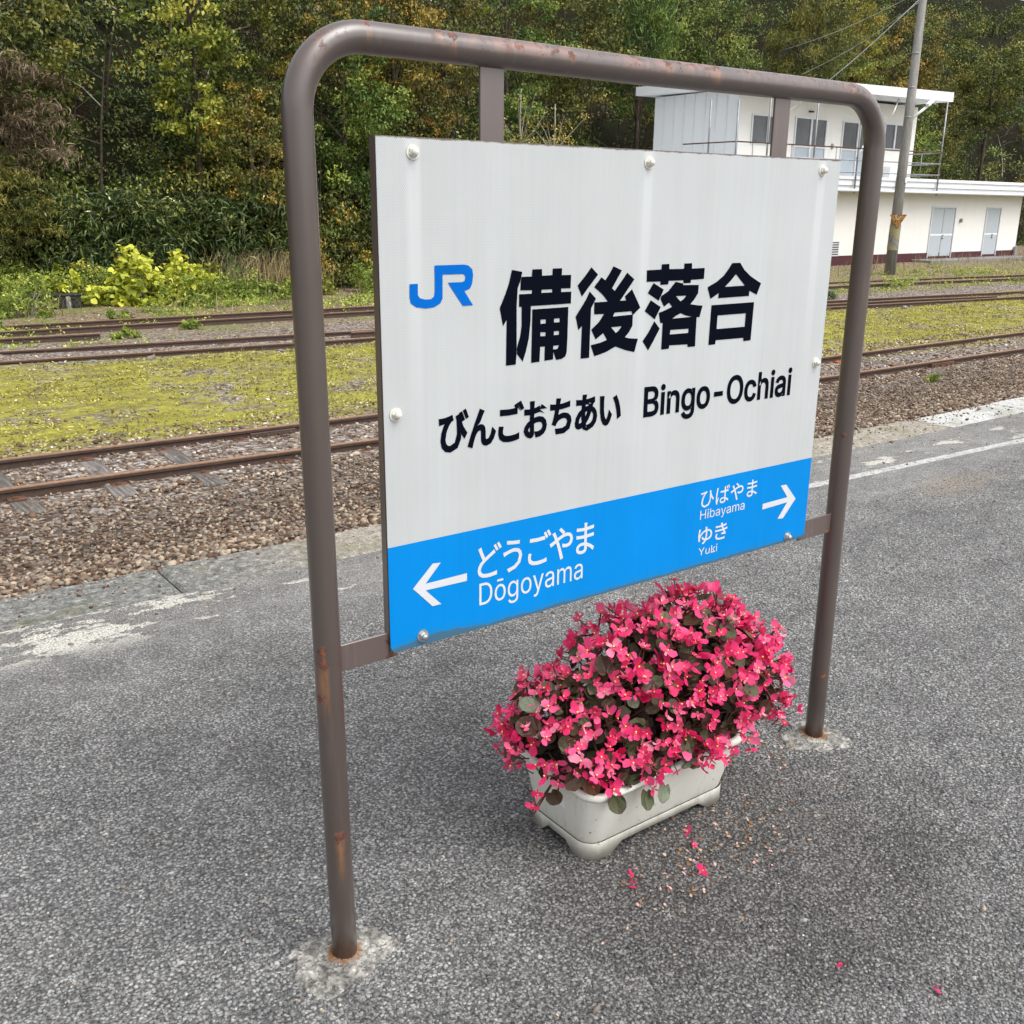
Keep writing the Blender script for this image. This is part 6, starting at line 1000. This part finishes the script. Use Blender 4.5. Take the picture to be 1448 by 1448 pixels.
# the rest of the blossom, past the number kept as single parts
VV, FF, TT, MM, nb_ = [], [], [], [], 0
for q, nn, s_ in cluster(pick(110, True), 230, 4) + cluster(pick(60, False), 190, 5):
    me = FL[int(rb.choice(4, p=[.45, .30, .12, .13])) + 4 * int(rb.integers(3))]; v = np.empty(len(me.vertices) * 3, np.float32); me.vertices.foreach_get('co', v); v = v.reshape(-1, 3) * s_
    e = orient(nn, float(rb.uniform(0, 6.28)), .5).to_matrix(); v = v @ np.array(e).T + (q - O); VV.append(v); f = np.empty(len(me.polygons) * 3, np.int32); me.polygons.foreach_get('vertices', f); FF.append(f.reshape(-1, 3) + nb_); nb_ += len(v)
    tt_ = np.empty(len(me.polygons), np.float32); me.attributes['tint'].data.foreach_get('value', tt_); TT.append(np.clip(tt_ * .6 + rb.uniform(0, .8), 0, 1.4)); mm_ = np.empty(len(me.polygons), np.int32); me.polygons.foreach_get('material_index', mm_); MM.append(mm_)
put('flower_mass', mesh_np('flower_mass', np.concatenate(VV), np.concatenate(FF), [M['petal'], M['stamen'], M['stem']], True, {'tint': np.concatenate(TT)}, np.concatenate(MM)), BG, kind='stuff')
for i in range(232):
    pnt, nrm = surf_point(rb.uniform(.82, .96)); s_ = float(rb.uniform(.026, .046)); e = orient(nrm + np.array([0, -.1, .25]), float(rb.uniform(0, 6.28)), .4)
    put('leaf', LF[i % 5], BG, tuple(pnt - O), e, (s_,) * 3)
for i in range(60):
    pnt, nrm = surf_point(rb.uniform(1.0, 1.05)); put('leaf', LF[i % 5], BG, tuple(pnt - O), orient(nrm + np.array([-.15, -.2, .25]), float(rb.uniform(0, 6.28)), .35), (float(rb.uniform(.036, .054)),) * 3)
for (x, y, z) in ((.70, -.128, .185), (.735, -.13, .18), (.51, .0, .17), (.60, -.12, .20)):
    for j in range(1): put('leaf', LF[j], BG, tuple(np.array([x, y, z]) + rb.normal(0, .012, 3) - O), orient(np.array([-.2, -.9, .3]), float(rb.uniform(2.6, 3.7)), .25), (float(rb.uniform(.034, .046)),) * 3)
for (x, y, z) in ((.47, -.02, .20), (.475, .0, .155), (.52, -.03, .21), (1.20, -.10, .17)): put('flower', FL[0], BG, tuple(np.array([x, y, z]) - O), orient(np.array([-.4, -.6, .6]), 1.0, .3), (1.0,) * 3)
mb = MB()
for i in range(70):
    pnt, nrm = surf_point(.86); b = np.array([rb.uniform(.63, .96), rb.uniform(-.02, .11), .15]); m_ = (pnt + b) / 2 + np.array([0, 0, .03]); mb.tube([tuple(b - O), tuple(m_ - O), tuple(pnt - O)], [.0042, .0032, .0018], 5, caps=False)
for a in ((.47, -.02, .17), (.475, .0, .13), (.52, -.03, .185)): mb.tube([(.60 - O[0], -.02, .03), ((a[0] + .6) / 2 - O[0], -.04, .035), (a[0] - O[0], a[1] - O[1], a[2] - O[2])], .002, 5, caps=False)
mb.build('stem', M['stem'], BG)
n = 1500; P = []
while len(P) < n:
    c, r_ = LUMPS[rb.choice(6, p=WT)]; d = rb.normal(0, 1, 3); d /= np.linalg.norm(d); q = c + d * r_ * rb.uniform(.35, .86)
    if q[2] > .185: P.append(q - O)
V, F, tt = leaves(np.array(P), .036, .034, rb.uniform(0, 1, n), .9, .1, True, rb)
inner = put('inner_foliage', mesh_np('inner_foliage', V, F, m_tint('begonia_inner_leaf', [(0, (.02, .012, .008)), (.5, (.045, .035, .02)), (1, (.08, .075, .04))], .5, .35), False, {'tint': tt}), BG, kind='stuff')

# ------------------------------------------------------------------ litter on the platform
for x, y, k, s_, w_ in ((.849, -.12, 0, .9, 'closest to the long side of the planter'), (.82, -.16, 1, .8, 'second closest to the planter, below the first'), (.77, -.24, 0, 1.0, 'below the middle of the planter among dried petals'), (.628, -.168, 1, 1.0, 'below the front corner foot of the planter'), (.87, -.74, 3, .8, 'alone near the bottom right corner of the photo'), (.60, -.185, 3, .8, 'small bud touching the one below the front foot'), (.78, -.60, 3, .6, 'tiny, alone between planter and bottom right corner')):
    put('fallen_flower', FL[k], None, (x, y, .008), (rb.uniform(.9, 1.6), rb.uniform(-.4, .4), rb.uniform(0, 6.28)), (s_,) * 3, label='fallen pink blossom on the asphalt, ' + w_, cat='flower', group='blossoms fallen on the asphalt')
n = 260; q = rb.normal(0, 1, (n, 2)) * np.array([.13, .065]) + np.array([.90, -.20]); q[:60] = rb.normal(0, 1, (60, 2)) * np.array([.10, .05]) + np.array([1.36, .03]); q[60:90] = rb.normal(0, 1, (30, 2)) * np.array([.08, .04]) + np.array([.64, -.25])
leaf_obj('dried_petals', np.column_stack([q, np.full(n, .004)]), .010, .0065, rb.uniform(0, 1, n), m_tint('dried_petal', [(0, (.12, .055, .025)), (.4, (.30, .17, .085)), (.75, (.48, .33, .23)), (1, (.62, .32, .32))], .7, .2), .5, .1, True, rb, kind='stuff')
# angular chips standing proud of the worn surface, nearest part only
def octa(name, P, S, m, tint, **k):
    V0 = np.array([(1, 0, 0), (-1, 0, 0), (0, 1, 0), (0, -1, 0), (0, 0, 1), (0, 0, -1)], float); F0 = np.array([(0, 2, 4), (2, 1, 4), (1, 3, 4), (3, 0, 4), (2, 0, 5), (1, 2, 5), (3, 1, 5), (0, 3, 5)]); n = len(P)
    V = V0[None] * rng.uniform(.6, 1.25, (n, 6, 1)) * np.stack([rng.uniform(.9, 1.4, n), rng.uniform(.7, 1.1, n), rng.uniform(.45, .8, n)], -1)[:, None, :] * S[:, None, None] + rng.normal(0, .12, (n, 6, 3)) * S[:, None, None]
    V = np.einsum('nij,nkj->nki', rot_mats(n, .55), V) + P[:, None, :]; F = F0[None] + (np.arange(n) * 6)[:, None, None]
    return put(name, mesh_np(name, V.reshape(-1, 3), F.reshape(-1, 3), m, False, {'tint': np.repeat(tint, 8)}), **k)
n = 95000; yy_ = -1.05 + 2.4 * rng.uniform(0, 1, n) ** 1.25; xl = -.7 + (yy_ + 1.5) * .10 - .25; xr = -.7 + (yy_ + 1.5) * 2.3 + .35; x = xl + (xr - xl) * rng.uniform(0, 1, n)
x0_, x1_ = .575, 1.03; ok = ~((x > x0_) & (x < x1_) & (yy_ > -.08) & (yy_ < .17)) & ((x ** 2 + yy_ ** 2) > .006) & (((x - 1.47) ** 2 + yy_ ** 2) > .006)
x, yy_ = x[ok], yy_[ok]; dirt_tone = np.clip(1.15 - np.hypot((x - .85), (yy_ + .28) * 1.35) * 1.3, 0, 1); s = rng.uniform(.0018, .0044, len(x)) * (1 + .12 * (yy_ + 1)); k = rng.uniform(0, 1, len(x)) < .025; s[k] *= 1.8  # chips get darker round the planter, like the ground below
octa('asphalt_aggregate', np.column_stack([x, yy_, s * .12]), s, m_tint('aggregate_stone', [(0, (.07, .07, .069)), (.3, (.15, .149, .146)), (.65, (.25, .245, .24)), (.92, (.36, .355, .34)), (1, (.55, .53, .50))], .7, .35, 0, 0, 0, (300, .3, .001)), np.clip(rng.beta(1.6, 2.2, len(x)) + .03 - .20 * dirt_tone, 0, 1), kind='stuff')
# loose chips on the asphalt
n = 2600; x = rng.uniform(-1.2, 5, n); y = rng.uniform(-1.3, 2.05, n); s = rng.uniform(.0014, .0045, n) * np.where(rng.uniform(0, 1, n) < .02, 2, 1)
stones('loose_chips', np.column_stack([x, y, s * .3]), s, M['stone'], rng.uniform(.55, 1, n), kind='stuff')
